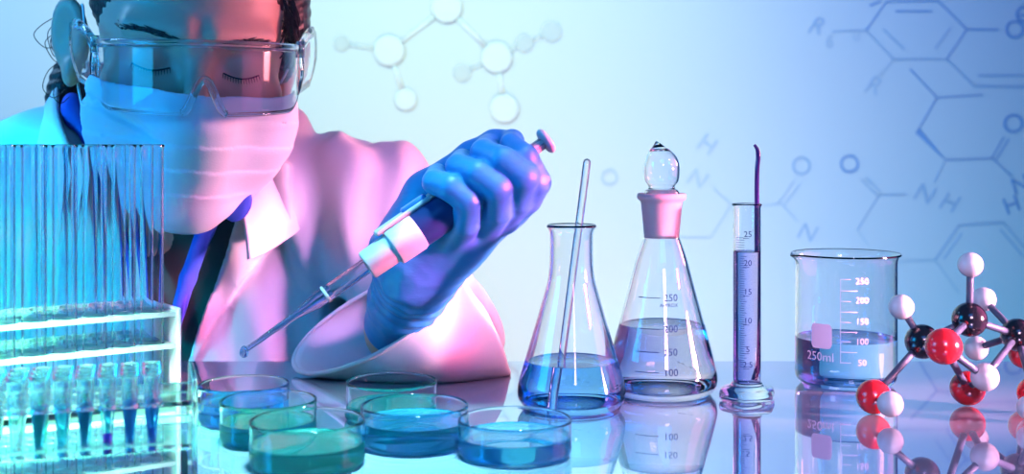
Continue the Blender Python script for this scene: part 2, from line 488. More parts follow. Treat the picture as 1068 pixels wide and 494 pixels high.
its = [('l', -0.0175, -0.0010, 0.0715, 0.0005), ('t', '250', 0.0068, 0.0065, 0.0715), ('t', 'APPROX', 0.0034, 0.0052, 0.0665),
       ('l', -0.0165, -0.0015, 0.0505, 0.0005), ('t', '200', 0.0068, 0.0065, 0.0505),
       ('l', -0.0190, -0.0020, 0.0350, 0.0005), ('t', '150', 0.0068, 0.0062, 0.0350),
       ('l', -0.0190, -0.0020, 0.0215, 0.0005), ('t', '100', 0.0068, 0.0065, 0.0215)]
printed(sr, so, its, facing(sx, sy), M['ink'])

# measuring cylinder
cx, cy = (779 - 534) * 0.868 / FPX, 0.868
co = [(0, 0.0098), (0.0070, 0.0098)] + catmull([(0.0088, 0.0104), (0.0096, 0.0125), (0.0097, 0.018)], 4) + [(0.0097, 0.05), (0.0097, 0.09), (0.0097, 0.1345)] + [(0.0100, 0.1358), (0.0106, 0.1366)]
cr = thing('measuring_cylinder', 'narrow glass measuring cylinder of violet liquid on a six sided foot', 'measuring cylinder', (cx, cy, 0.0004))
lathe('glass_tube', vessel_profile(co, 0.0011), M['glass'], cr, 56)
lathe('violet_liquid', liquid_profile(co, 0.0011, 0.1035), M['violet_liq'], cr, 56, ang=50)
# six sided foot with rounded tiers
def hexfoot():
    tiers = [(0.0175, 0.0), (0.0198, 0.0012), (0.0203, 0.0035), (0.0196, 0.0062), (0.0170, 0.0078), (0.0125, 0.0088), (0.0108, 0.0105), (0.0104, 0.0118)]
    seg = 72; vs, fs = [], []
    for i, (r, z) in enumerate(tiers):
        w = 1.0 if i < 5 else 0.25 if i == 5 else 0.0
        for k in range(seg):
            a = 2 * PI * k / seg; s = (a % (PI / 3)) - PI / 6
            hexr = r * math.cos(PI / 6) / math.cos(s) * 1.07
            rr = w * (0.75 * hexr + 0.25 * r) + (1 - w) * r
            vs.append((rr * math.cos(a + 0.25), rr * math.sin(a + 0.25), z))
    for i in range(len(tiers) - 1):
        for k in range(seg): fs.append((i * seg + k, i * seg + (k + 1) % seg, (i + 1) * seg + (k + 1) % seg, (i + 1) * seg + k))
    a = len(vs); vs.append((0, 0, 0)); b = len(vs); vs.append((0, 0, 0.0092)); m = len(tiers) - 1
    for k in range(seg):
        fs.append((a, (k + 1) % seg, k)); fs.append((b, m * seg + k, m * seg + (k + 1) % seg))
    return vs, fs
mesh('foot', *hexfoot(), M['thin_glass'], cr)
def cz(py): return CZ - (py - 150) * (cy - 0.0097) / FPX
its = []
for txt, py in (('25', 245), ('20', 275), ('15', 305), ('10', 335), ('5', 365), ('2.5', 381)):
    its += [('t', txt, 0.0058, 0.0012, cz(py)), ('l', -0.0022, 0.0022, cz(py + 4.2), 0.00035)]
for k in range(5): its.append(('l', -0.0075, -0.0012, cz(248.5 + 2.5 * k), 0.0003))
for k in range(50):
    py = 268 + k * 2.35
    its.append(('l', -0.0042, -0.0012 if k % 5 else 0.0002, cz(py), 0.0003))
printed(cr, co, its, facing(cx, cy) - 0.05, M['ink'])
rp = catmull([(0.0036, -0.001, 0.0138), (0.0052, 0.0, 0.0200), (0.0066, 0.001, 0.0290), (0.0070, 0.001, 0.05), (0.0072, 0.001, 0.08), (0.0073, 0.001, 0.12), (0.0072, 0.001, 0.150), (0.0075, 0.001, 0.1630), (0.0082, 0.001, 0.1705), (0.0076, 0.001, 0.1758), (0.0054, 0.001, 0.1795)], 5)
rr = [0.0017] * len(rp)
for i in range(1, 9): rr[-i] = 0.0010 + 0.0007 * (i - 1) / 8
o = mesh('dropper_rod', *tube(rp, rr, 14), M['rod_dark'], None); o.location = (cx, cy, 0)
tag(o, 'dark violet thin rod with a hooked tip standing in the measuring cylinder', 'rod')

# beaker
bx_, by_ = (882 - 534) * 0.9216 / FPX, 0.9216
bo = [(0, 0), (0.02, 0), (0.031, 0.0003)] + catmull([(0.0335, 0.0012), (0.0364, 0.0042), (0.0374, 0.0095)], 5) + [(0.0374, 0.03), (0.0374, 0.06), (0.0374, 0.0900)] + catmull([(0.0376, 0.0925), (0.0386, 0.0950), (0.0404, 0.0968)], 4)
br = thing('glass_beaker', 'wide spouted glass beaker a third full of pale blue liquid, with a pink label patch', 'beaker', (bx_, by_, 0.0004))
vs, fs = lathe_data(vessel_profile(bo, 0.0013), 80)
out = []
for (x, y, z) in vs:                             # the pouring spout on the left
    if z > 0.088:
        r = math.hypot(x, y); a = math.atan2(y, x) - math.radians(190)
        a = (a + PI) % (2 * PI) - PI
        w = math.exp(-(a / 0.16) ** 2) * (z - 0.088) / 0.0088
        x *= 1 + 0.085 * w; y *= 1 + 0.085 * w; z -= 0.0008 * w
    out.append((x, y, z))
mesh('beaker_body', out, fs, M['glass'], br)
lathe('pale_blue_liquid', liquid_profile(bo, 0.0013, 0.0345), M['pale_liq'], br, 72, ang=50)
kb = by_ / FPX * 0.96
its = []
zb = lambda py: CZ - (py - 150) * (by_ - 0.0374) / FPX
for i, py in enumerate((292, 304, 315, 326, 337, 347, 357, 368, 379)):
    its.append(('l', -0.0030, 0.0090 if i % 2 else 0.0045, zb(py), 0.0005))
its.append(('l', -0.0030, -0.0026, (zb(292) + zb(380)) / 2, zb(292) - zb(380)))
for txt, py in (('250', 294), ('200', 314), ('150', 336), ('100', 357), ('50', 379)):
    its.append(('t', txt, 0.0065, 0.0125, zb(py)))
its += [('t', '250ml', 0.0090, -0.0185, zb(375)), ('p', -0.0255, -0.0090, zb(366), zb(340), 0.003)]
printed(br, bo, its, facing(bx_, by_) - 0.02, M['white_ink'])

# ------------------------------------------------------------------ petri dishes
def dish_outer(R, H):
    return [(0, 0), (R * 0.6, 0), (R * 0.92, 0.0002)] + catmull([(R * 0.96, 0.0008), (R * 0.995, 0.0028), (R, 0.006), (R, H * 0.6), (R, H)], 4)
DISH = [  # x px, depth, radius, height, liquid level, material, label
    (254.5, 0.797, 0.0292, 0.0240, 0.0135, 'deep_liq', 'glass dish of deep blue liquid furthest left, beneath the pipette tip'),
    (280, 0.7456, 0.0291, 0.0243, 0.0120, 'green_liq', 'glass dish of green liquid standing between the deep blue dish and the front green dish'),
    (320.5, 0.688, 0.0322, 0.0250, 0.0125, 'green_liq', 'nearest left glass dish of teal green liquid, in front of the other green dish'),
    (408.5, 0.806, 0.0298, 0.0240, 0.0095, 'green_liq', 'rear glass dish with a thin layer of green liquid near the pink sleeve'),
    (432.5, 0.734, 0.0322, 0.0235, 0.0145, 'cyan_liq', 'middle glass dish half full of cyan liquid, in front of the thin green one'),
    (537, 0.711, 0.0330, 0.0205, 0.0110, 'cyan_liq', 'rightmost glass dish of blue liquid in front of the conical flask')]
for i, (px, Y, R, H, lv, mt, lab) in enumerate(DISH):
    r = thing('petri_dish', lab, 'dish', ((px - 534) * Y / FPX, Y, 0.0004), 'glass dishes on the table')
    oo = dish_outer(R, H)
    lathe('dish_body', vessel_profile(oo, 0.0013), M['dish_glass'], r, 72)
    lathe('liquid', liquid_profile(oo, 0.0013, lv), M[mt], r, 72, ang=50)

# ------------------------------------------------------------------ molecule model
mm_o = P(985, 421, 0.83); mm_o[2] = 0
mr = thing('molecule_model', 'ball and stick molecule model with black, red and white atoms on grey sticks', 'molecule model', tuple(mm_o))
AT = {}
def atom(key, kind, px, py, Y, rpx):
    Y = Y * 0.9; c = P(px, py, Y); r = rpx * Y / FPX; AT[key] = (c, r)
    nm, m_, = {'C': ('carbon_atom', 'atom_black'), 'O': ('oxygen_atom', 'atom_red'), 'H': ('hydrogen_atom', 'atom_white')}[kind]
    o = mesh(nm, *sphere((0, 0, 0), r), M[m_], mr); o.location = c - mm_o
    o['label'] = {'C': 'black ball', 'O': 'red ball', 'H': 'white ball'}[kind]
    return o
YO2 = 0.905
atom('C1', 'C', 1011, 333, 0.925, 18); atom('C2', 'C', 962, 356, 0.93, 18); atom('C3', 'C', 1061, 349, 0.95, 17)
atom('O1', 'O', 984, 361, 0.885, 19); atom('O2', 'O', 911, 413.5, 0.9085, 18); atom('O3', 'O', 1009, 404.5, 0.938, 18); atom('O4', 'O', 1068, 368, 1.0, 16)
atom('H1', 'H', 1012, 276, 0.925, 13); atom('H2', 'H', 940, 320, 0.93, 13); atom('H3', 'H', 928.5, 421, 0.882, 13.5)
atom('H4', 'H', 1026, 312, 0.985, 12.5); atom('H5', 'H', 1018, 363, 0.985, 12.5); atom('H6', 'H', 1027, 393, 0.90, 14.5); atom('H7', 'H', 1073, 425, 0.88, 12.5)
atom('O5', 'O', 1078, 410, 0.91, 17)
def bond(a, b, r=0.0024):
    A, ra = AT[a]; B, rb = AT[b]; d = (B - A); L = np.linalg.norm(d); d = d / L
    p = A + d * (ra * 0.82); q = B - d * (rb * 0.82)
    mid = [p + (q - p) * t for t in np.linspace(0, 1, 5)]
    vs, fs = tube(mid, [r] * 5, 16)
    mesh('bond', vs, fs, M['bond'], mr, origin=mm_o)
for a, b in (('C1', 'H1'), ('C2', 'H2'), ('C2', 'O2'), ('O2', 'H3'), ('C1', 'O1'), ('C1', 'C2'), ('C1', 'C3'), ('O1', 'O3'), ('O1', 'H6'), ('C3', 'H4'), ('C3', 'H5'), ('C3', 'H6'), ('C3', 'O4'), ('H6', 'O3'), ('O5', 'H7'), ('C3', 'O5')):
    bond(a, b)

# ------------------------------------------------------------------ plates with holes
def hole_plate(mb, xs, ys, hw, r, th, z, x0, x1, y0, y1, seg=20):
    """plate from x0..x1, y0..y1 with a round hole at every (x, y); hw is half the cell"""
    def tile(cx, cy):
        ang = [2 * PI * k / seg for k in range(seg)]
        vs, fs = [], []
        for zz in (z - th / 2, z + th / 2):
            for a in ang:
                vs.append((cx + r * math.cos(a), cy + r * math.sin(a), zz))
            for a in ang:
                c, s = math.cos(a), math.sin(a); m = max(abs(c), abs(s)); vs.append((cx + hw * c / m, cy + hw * s / m, zz))
        n = seg
        for k in range(n):
            k2 = (k + 1) % n
            fs += [(k, k2, n + k2, n + k), (2 * n + k, 3 * n + k, 3 * n + k2, 2 * n + k2), (k, 2 * n + k, 2 * n + k2, k2)]
        mb.add(vs, fs)
    for cx in xs:
        for cy in ys: tile(cx, cy)
    gx0, gx1, gy0, gy1 = xs[0] - hw, xs[-1] + hw, ys[0] - hw, ys[-1] + hw
    def strip(a0, a1, b0, b1):
        if a1 - a0 > 1e-5 and b1 - b0 > 1e-5: mb.box(((a0 + a1) / 2, (b0 + b1) / 2, z), (a1 - a0, b1 - b0, th))
    strip(x0, gx0, y0, y1); strip(gx1, x1, y0, y1); strip(gx0, gx1, y0, gy0); strip(gx0, gx1, gy1, y1)
    return mb
def weld(o, ang=35):
    bm = bmesh.new(); bm.from_mesh(o.data); bmesh.ops.remove_doubles(bm, verts=bm.verts, dist=1e-5)
    bmesh.ops.recalc_face_normals(bm, faces=bm.faces); bm.to_mesh(o.data); bm.free(); sharp(o, ang)

# rack of test tubes; its corner nearest the right is the origin, local -x runs along the rack, +y to the back
RA = math.radians(36)
rk_o = np.array([(189 - 534) * 0.85 / FPX, 0.85, 0.0])
rk = thing('test_tube_rack', 'white plastic rack with two perforated shelves holding tall empty test tubes', 'test tube rack', tuple(rk_o), rz=RA)
NC, NR, PT = 9, 2, 0.0197
xs = [-0.016 - PT * i for i in range(NC)][::-1]; ys = [0.013 + PT * j for j in range(4)]
x0, x1, y0, y1 = xs[0] - 0.014, -0.0035, 0.0, ys[-1] + 0.013
for nm, z in (('upper_shelf', 0.0625), ('lower_shelf', 0.0405)):
    o = hole_plate(MB(), xs, ys, PT / 2, 0.0086, 0.003, z, x0, x1, y0, y1).build(nm, M['shelf'], rk); weld(o)
MB().box(((x0 + x1) / 2, (y0 + y1) / 2, 0.0055), (x1 - x0, y1 - y0, 0.003)).build('base_shelf', M['white_acrylic'], rk, bevel=0.0006)
for xx in (-0.002, x0 - 0.0015):
    MB().box((xx, (y0 + y1) / 2, 0.0335), (0.0035, y1 - y0 + 0.004, 0.067)).build('end_panel', M['white_acrylic'], rk, bevel=0.0016)
TL = 0.172
to = [(0, 0)] + [(0.0079 * math.sin(a), 0.0079 - 0.0079 * math.cos(a)) for a in np.linspace(0.2, PI / 2, 7)] + [(0.0079, 0.05), (0.0079, 0.11), (0.0079, TL - 0.004), (0.0081, TL - 0.002), (0.0086, TL)]
TP = None; c_, s_ = math.cos(RA), math.sin(RA)
pos = [['at the right end', 'second from the right', 'third from the right', 'fourth from the right', 'fifth from the right', 'sixth from the right', 'seventh from the right', 'eighth from the right', 'ninth from the right'], ['front', 'second', 'third']]
for j in range(NR):
    for i in range(NC):
        lx, ly = -0.016 - PT * i, ys[j]
        w = (rk_o[0] + c_ * lx - s_ * ly, rk_o[1] + s_ * lx + c_ * ly, 0.0071)
        if (w[0] / w[1]) * FPX + 534 < -14: continue
        lab = 'empty test tube in the %s row of the white rack, %s' % (pos[1][j], pos[0][i])
        if TP is None:
            TP = mesh('test_tube', lathe_data(vessel_profile(to, 0.0009), 40)[0], lathe_data(vessel_profile(to, 0.0009), 40)[1], M['thin_glass'], None)
            o = TP; TP.location = w
        else:
            o = TP.copy(); COL.objects.link(o); o.location = w
        tag(o, lab, 'test tube', 'empty test tubes in the white rack')

# clear acrylic microtube rack in front of it
RB = math.radians(17)
mk_o = np.array([(206 - 534) * 0.665 / FPX, 0.665, 0.0])
mk = thing('microtube_rack', 'low clear acrylic rack of small conical microtubes in front of the white rack', 'microtube rack', tuple(mk_o), rz=RB)
NM, PM = 12, 0.0116
mxs = [-0.0235 - PM * i for i in range(NM)][::-1]; mys = [0.0165 + 0.0125 * j for j in range(3)]
ax0, ax1, ay0, ay1 = mxs[0] - 0.010, -0.003, 0.0, mys[-1] + 0.0125
for nm, z in (('upper_plate', 0.0400), ('lower_plate', 0.0165)):
    o = hole_plate(MB(), mxs, mys, 0.0058, 0.0045 if z > 0.03 else 0.0026, 0.0028, z, ax0, ax1, ay0, ay1, 20).build(nm, M['acrylic'], mk); weld(o)
for xx in (-0.0015, ax0 - 0.0015):
    MB().box((xx, (ay0 + ay1) / 2, 0.0265), (0.003, ay1 - ay0 + 0.002, 0.053)).build('end_panel', M['acrylic'], mk, bevel=0.0008)
MB().box(((ax0 + ax1) / 2, ay1 - 0.0012, 0.028), (ax1 - ax0, 0.0024, 0.012)).build('rear_rail', M['acrylic'], mk, bevel=0.0006)
mo = [(0, 0), (0.0016, 0.0001)] + catmull([(0.0021, 0.0010), (0.0030, 0.012), (0.0041, 0.024), (0.0042, 0.038)], 3)
mo2 = mo + [(0.0048, 0.0384), (0.0048, 0.0400)]
def microtube():
    pr = vessel_profile(mo2, 0.0007)
    return lathe_data(pr, 28)
cap_pr = [(0, 0.0398), (0.0049, 0.0398), (0.0052, 0.0403), (0.0052, 0.0416), (0.0048, 0.0421), (0.0036, 0.0421), (0.0033, 0.0414), (0, 0.0414)]
place = ['at the right end', 'second from the right', 'third from the right', 'fourth from the right', 'fifth from the right', 'sixth from the right', 'seventh from the right', 'eighth from the right', 'ninth from the right', 'tenth from the right', 'eleventh from the right', 'twelfth from the right']
cB, sB = math.cos(RB), math.sin(RB); mt_me = None
LV = ['deep_liq', 'deep_liq', 'magenta_liq', 'blue_liq', 'cyan_liq', 'cyan_liq', None, 'green_liq', None, 'green_liq', None, None]
for j in range(3):
    for i in range(NM):
        lx, ly = -0.0235 - PM * i, mys[j]
        w = (mk_o[0] + cB * lx - sB * ly, mk_o[1] + sB * lx + cB * ly, 0.0140)
        if (w[0] / w[1]) * FPX + 534 < -10: continue
        liq = LV[(i + j * 2) % len(LV)] if not (j == 0) else LV[i]
        nm = {'deep_liq': 'blue', 'magenta_liq': 'magenta', 'blue_liq': 'light blue', 'cyan_liq': 'cyan', 'green_liq': 'green', None: None}[liq]
        lab = '%s microtube, %s row of the acrylic rack, %s' % (('clear' if nm is None else nm + ' filled'), ('front', 'middle', 'rear')[j], place[i])
        t = thing('microtube', lab, 'microtube', w, 'microtubes in the acrylic rack')
        if mt_me is None:
            b_ = mesh('tube_body', *microtube(), M['micro'], t); mt_me = b_.data
            c0 = lathe('cap', cap_pr, M['micro'], t, 28, ang=40); cp_me = c0.data
            lqs = {}
        else:
            b_ = bpy.data.objects.new('tube_body', mt_me); COL.objects.link(b_); b_.parent = t
            b_ = bpy.data.objects.new('cap', cp_me); COL.objects.link(b_); b_.parent = t
        if liq:
            if liq not in lqs:
                l0 = lathe('liquid', liquid_profile(mo, 0.0007, 0.024 if liq != 'magenta_liq' else 0.008, 0.0002), M[liq], t, 24, ang=50); lqs[liq] = l0.data
            else:
                l0 = bpy.data.objects.new('liquid', lqs[liq]); COL.objects.link(l0); l0.parent = t
# ------------------------------------------------------------------ formulas of a graphic overlay, set as strokes on the wall
KW = WY / FPX
def wp(px, py): return np.array([(px - 534) * KW, CZ - (py - 150) * KW])
def overlaid(name, label, items, cat='wall drawing'):
    """strokes and letters painted on the back wall"""
    allp = [wp(*q) for it in items for q in (it[1:3] if it[0] == 'l' else [it[2]])]
    o2 = np.mean(allp, axis=0)
    r = thing(name, label, cat, (o2[0], WY - 0.0006, o2[1]), 'structural formulas painted on the wall')
    groups = {}
    for it in items:
        if it[0] == 'l':
            _, a, b, w, m_ = it; a = wp(*a) - o2; b = wp(*b) - o2; d = b - a; L = np.linalg.norm(d); d = d / L; n = np.array([-d[1], d[0]])
            w0, w1 = (w if isinstance(w, tuple) else (w, w)); w0 *= KW / 2; w1 *= KW / 2
            q = [a + n * w0, b + n * w1, b - n * w1, a - n * w0]
            vs = [(p[0], yy, p[1]) for yy in (-0.0006, 0.0004) for p in q]
            fs = [(0, 1, 2, 3), (7, 6, 5, 4)] + [(k, 4 + k, 4 + (k + 1) % 4, (k + 1) % 4) for k in range(4)]
            mesh('bond_line', vs, fs, M[m_], r, False)
        else:
            _, txt, c, size, rot, m_ = it; c = wp(*c) - o2
            sh = 0.0
            if isinstance(rot, tuple): rot, sh = rot
            vs, fs = text_mesh(txt, size * KW * 1.38); a = math.radians(rot); ca, sa = math.cos(a), math.sin(a)
            vs = [(x + y * sh, y, z) for x, y, z in vs]
            vs = [(c[0] + ca * x - sa * y, -0.0003 - z, c[1] + sa * x + ca * y) for x, y, z in vs]
            mesh('letter', vs, fs, M[m_], r, False)
    return r
L = 'l'
overlaid('formula_drawing', 'blue painted six sided ring formula with R6 high on the wall', [
    (L, (924, 2), (978, 1), 1.6, 'line'), (L, (978, 1), (1008, 31), 1.6, 'line'), (L, (1008, 31), (987, 62), 1.5, 'line'), (L, (987, 62), (932, 62), 1.5, 'line2'),
    (L, (932, 62), (903, 32), 1.5, 'line2'), (L, (903, 32), (924, 2), 1.5, 'line'), (L, (934, 12), (972, 12), 1.6, 'line'), (L, (921, 31), (943, 52), 1.6, 'line2'),
    (L, (991, 29), (975, 51), 1.6, 'line2'), (L, (903, 32), (868, 33), 1.4, 'line2'), (L, (1008, 31), (1041, 31), 1.6, 'line'), (L, (907, 6), (919, 1), 2, 'line'),
    (L, (932, 62), (918, 79), 1.5, 'line3'), (L, (987, 62), (1016, 90), 2, 'line2'), (L, (1020, 79), (1072, 79), 2.4, 'line2'), (L, (1016, 90), (1072, 91), 2.4, 'line2'),
    ('t', 'R', (852, 28), 19, (-12, 0.35), 'line2'), ('t', '6', (865, 44), 14, -8, 'line3'), ('t', 'n', (893, 40), 12, 180, 'line3'), ('t', 'R', (911, 90), 20, (-15, 0.3), 'line3'),
    ('t', 'O', (1058, 32), 20, 0, 'line'), ('t', 'O', (1068, 16), 18, 0, 'line'), (L, (1062, 16), (1073, 16), 1.4, 'line')])
overlaid('formula_drawing', 'blue painted zigzag formula on the wall with a solid wedge and NH', [
    (L, (949, 72), (977, 102), 1.6, 'line'), (L, (977, 102), (1025, 99), 1.4, 'line'), (L, (977, 102), (957, 136), 1.4, 'line'), (L, (956.5, 136), (986, 167), (6.5, 0.8), 'line'),
    (L, (986, 167), (1035, 165), 1.4, 'line'), (L, (1034, 165), (1047, 143), 1.4, 'line'), (L, (1039, 166), (1052, 145), 1.4, 'line'), (L, (1035, 165), (1055, 184), 1.4, 'line'),
    (L, (986, 167), (974, 190), 1.4, 'line2'), ('t', 'N', (964, 203), 19, (-20, 0.2), 'line2'), ('t', 'H', (990, 212), 19, (-20, 0.2), 'line2'),
    ('t', 'O', (1057, 130), 21, (10, 0), 'line'), ('t', 'N', (1064, 193), 18, 20, 'line'), ('t', 'H', (1055, 214), 18, 20, 'line'),
    (L, (945, 203), (917, 203), 1.4, 'line2'), (L, (915, 204), (898, 187), 1.4, 'line2'), (L, (919, 201), (903, 185), 1.4, 'line2'), ('t', 'O', (886, 172), 20, (10, 0), 'line'),
    (L, (917, 203), (894, 240), 1.4, 'line2'), (L, (894, 240), (906, 256), 1.4, 'line3')])
overlaid('formula_drawing', 'faint painted ring formula low on the wall above the molecule model', [
    (L, (1000, 235), (1046, 232), 2.0, 'line2'), (L, (1000, 235), (975, 271), 2.0, 'line2'), (L, (1003, 243), (984, 270), 2.0, 'line2'), (L, (975, 271), (935, 273), 1.8, 'line3'),
    (L, (1046, 232), (1072, 262), 2.0, 'line2'), (L, (1043, 239), (1066, 266), 2.0, 'line2'), (L, (975, 271), (1000, 305), 2.0, 'line3')])
overlaid('formula_drawing', 'faint painted N and O formula behind the dropper rod and beaker', [
    ('t', 'O', (836, 174), 20, (15, 0), 'line2'), (L, (828, 189), (812, 211), 1.8, 'line3'), (L, (834, 192), (818, 214), 1.8, 'line3'), (L, (815, 212), (831, 231), 1.6, 'line3'),
    ('t', 'N', (842, 243), 18, (-18, 0.2), 'line2'), (L, (815, 212), (795, 214), 1.6, 'line3'), (L, (763, 213), (741, 248), 1.6, 'line3'), (L, (741, 248), (706, 247), 1.6, 'line3'),
    (L, (744, 197), (763, 213), 1.6, 'line3'), ('t', 'N', (727, 187), 18, (-25, 0.2), 'line3'), ('t', 'H', (737, 151), 19, (-35, 0), 'line3'), ('t', 'O', (636, 186), 18, 15, 'line3')])

# faded ghost molecule, given a made-up mounting as a relief on the wall
go = wp(466, 60)
gr = thing('ghost_molecule', 'pale ghost ball and stick molecule set against the wall above the pipette', 'ghost molecule', (go[0], WY, go[1]))
GA = {}
for key, px, py, rp_, m_ in (('a', 466, 8, 16, 'ghost'), ('b', 406, 53, 16, 'ghost'), ('c', 518, 60, 16, 'ghost'), ('d', 356, 45, 8.5, 'ghost2'), ('e', 423, 104, 11.5, 'ghost'),
                             ('f', 547, 45, 9.5, 'ghost2'), ('g', 575, 33, 11, 'ghost2'), ('h', 482, 76, 9.5, 'ghost2'), ('i', 526, 113, 15, 'ghost')):
    c = wp(px, py) - go; r = rp_ * KW; c3 = np.array([c[0], -0.14 * r - 0.0002, c[1]]); GA[key] = (c3, r)
    sv, sf = sphere((0, 0, 0), r); mesh('atom', [(v[0] + c3[0], v[1] * 0.14 - 0.14 * r, v[2] + c3[2]) for v in sv], sf, M[m_], gr)
for a_, b_ in ('ab', 'ac', 'bd', 'be', 'cf', 'fg', 'ch', 'ci'):
    A, ra = GA[a_]; B, rb = GA[b_]; d = B - A; d /= np.linalg.norm(d)
    tv, tf = tube([A + d * ra * 0.9, (A + B) / 2, B - d * rb * 0.9], 2.6 * KW, 14)
    mesh('bond', [(v[0], (v[1] - A[1]) * 0.3 - 0.0016, v[2]) for v in tv], tf, M['ghost' if b_ in 'bcei' else 'ghost2'], gr)
# ------------------------------------------------------------------ the person
PO = np.array([-0.27, 1.15, -0.30])
pr = thing('person', 'person in a white lab coat, face mask, goggles and blue glove leaning over the dishes', 'person', tuple(PO))

def rotx(a): c, s = math.cos(a), math.sin(a); return np.array([[1, 0, 0], [0, c, -s], [0, s, c]])
def roty(a): c, s = math.cos(a), math.sin(a); return np.array([[c, 0, s], [0, 1, 0], [-s, 0, c]])
def rotz(a): c, s = math.cos(a), math.sin(a); return np.array([[c, -s, 0], [s, c, 0], [0, 0, 1]])
RG = math.radians
HM = roty(RG(5)) @ rotz(RG(18)) @ rotx(RG(11)); HS = 1.09
EYE = P(206, 67, 0.95)
HO = EYE - HM @ (np.array([0, -0.085, 0.0]) * HS)
def H2W(q): return (np.asarray(q, float) * HS) @ HM.T + HO
def W2H(p): return ((p - HO.astype(np.float32)) @ HM.astype(np.float32)) / HS

def head_l(q, smooth=False):
    """head in its own frame: x to the picture's right, -y forward, z up, origin between the ears at eye level"""
    d = s_ell(q, (0, 0.012, 0.040), (0.0755, 0.094, 0.082))
    d = smin(d, s_ell(q, (0, -0.030, -0.030), (0.062, 0.060, 0.080)), 0.03)
    d = smin(d, s_cap(q, (-0.045, -0.01, -0.062), (0, -0.068, -0.098), 0.018, 0.016), 0.03)
    d = smin(d, s_cap(q, (0.045, -0.01, -0.062), (0, -0.068, -0.098), 0.018, 0.016), 0.03)
    d = smin(d, s_ell(q, (0, -0.074, -0.098), (0.018, 0.014, 0.014)), 0.02)          # chin
    ax = np.abs(q[:, 0]); qa = q.copy(); qa[:, 0] = ax
    d = smin(d, s_ell(qa, (0.042, -0.060, -0.026), (0.022, 0.020, 0.018)), 0.02)     # cheek bone
    d = smin(d, s_cap(qa, (0.010, -0.087, 0.020), (0.048, -0.068, 0.021), 0.0085, 0.006), 0.014)   # brow ridge
    d = smax(d, -s_ell(qa, (0.031, -0.100, 0.001), (0.017, 0.020, 0.0125)), 0.012)   # eye socket
    d = smin(d, s_ell(qa, (0.031, -0.0715, -0.001), (0.0145, 0.0130, 0.0125)), 0.004)  # closed lid over the eyeball
    d = smax(d, -s_cap(qa, (0.019, -0.0875, -0.0052), (0.043, -0.081, -0.0050), 0.0009), 0.002)   # lid line
    d = smin(d, s_cap(q, (0, -0.086, 0.008), (0, -0.112, -0.033), 0.0065, 0.0105), 0.012)   # nose
    d = smin(d, s_ell(qa, (0.0105, -0.100, -0.036), (0.0075, 0.010, 0.0075)), 0.006)
    if not smooth:
        d = smax(d, -s_ell(qa, (0.0065, -0.103, -0.045), (0.0035, 0.005, 0.004)), 0.003)
        d = smin(d, s_ell(q, (0, -0.090, -0.066), (0.021, 0.008, 0.0055)), 0.006)        # lips
        d = smin(d, s_ell(q, (0, -0.088, -0.0745), (0.017, 0.008, 0.0055)), 0.005)
        d = smax(d, -s_cap(qa, (0, -0.099, -0.0700), (0.018, -0.090, -0.0705), 0.0011), 0.002)
        # ears
        Re = rotz(RG(-48)) @ rotx(RG(-12))
        qa = qa.copy(); qa[:, 0] = qa[:, 0] - 0.010 * (q[:, 0] < 0)
        e = s_ell(qa, (0.0800, 0.018, -0.004), (0.0080, 0.0180, 0.0310), Re)
        e = smin(e, s_ell(qa, (0.0770, 0.010, -0.030), (0.0070, 0.0100, 0.0120)), 0.006)
        e = smax(e, -s_ell(qa, (0.0865, 0.0105, 0.002), (0.0075, 0.0120, 0.0210), Re), 0.005)
        d = smin(d, e, 0.006)
    return d
NB = P(212, 205, 1.13)                         # base of the neck
def torso_core(p):
    d = s_ell(p, P(205, 360, 1.17), (0.165, 0.095, 0.26))
    d = smin(d, s_cap(p, P(5, 195, 1.12), P(378, 215, 1.14), 0.050), 0.05)
    return d
SHO, ELB, WRI = P(384, 228, 1.13), P(472, 350, 1.04), P(420, 326, 0.945)
SH2, EL2, WR2 = P(-5, 215, 1.12), P(-50, 415, 1.15), P(10, 545, 1.13)
HW = [P(452, 190, .83), P(475, 199, .83)]
def body_sdf(p):
    d = HS * head_l(W2H(p))
    neck_top = H2W((0, 0.035, -0.050))
    d = smin(d, s_cap(p, neck_top, NB + np.array([-0.012, 0, 0]), 0.058, 0.066), 0.025)
    t = torso_core(p) + 0.014
    d = smin(d, t, 0.04)
    d = smin(d, s_chain(p, [SHO, ELB], [0.045, 0.038], 0.01), 0.03)
    d = smin(d, s_chain(p, [ELB, WRI], [0.034, 0.0190], 0.01), 0.015)
    d = smin(d, s_chain(p, [SH2, EL2], [0.045, 0.038], 0.01), 0.03)
    d = smin(d, s_chain(p, [EL2, WR2], [0.036, 0.025], 0.01), 0.015)
    d = smin(d, glove_sdf(p, True) + 0.0016, 0.004)
    return d

# the gloved hand around the pipette: every joint a point (x px, y px, depth)
def J(*a): return P(*a)
FING = [  # fingertip end .. knuckle
    ([(456, 181, .862), (453, 190, .842), (470, 196, .831), (488, 210, .831), (486, 232, .847), (476, 250, .868)], [.0074, .0086, .0094, .0094, .0102, .0118]),
    ([(482, 166, .866), (478, 174, .846), (498, 182, .832), (519, 197, .830), (519, 218, .846), (505, 238, .868)], [.0078, .0090, .0100, .0102, .0109, .0123]),
    ([(508, 152, .868), (504, 159, .850), (525, 168, .834), (547, 185, .832), (541, 207, .848), (526, 226, .868)], [.0080, .0092, .0102, .0103, .0109, .0123]),
    ([(534, 146, .868), (533, 151, .856), (548, 164, .842), (560, 190, .842), (550, 207, .856), (536, 219, .870)], [.0072, .0080, .0090, .0100, .0104, .0115])]
THUMB = ([(418, 262, .895), (448, 205, .893), (494, 166, .886), (516, 152, .882), (534, 148, .876)], [.024, .0190, .0130, .0108, .0090])
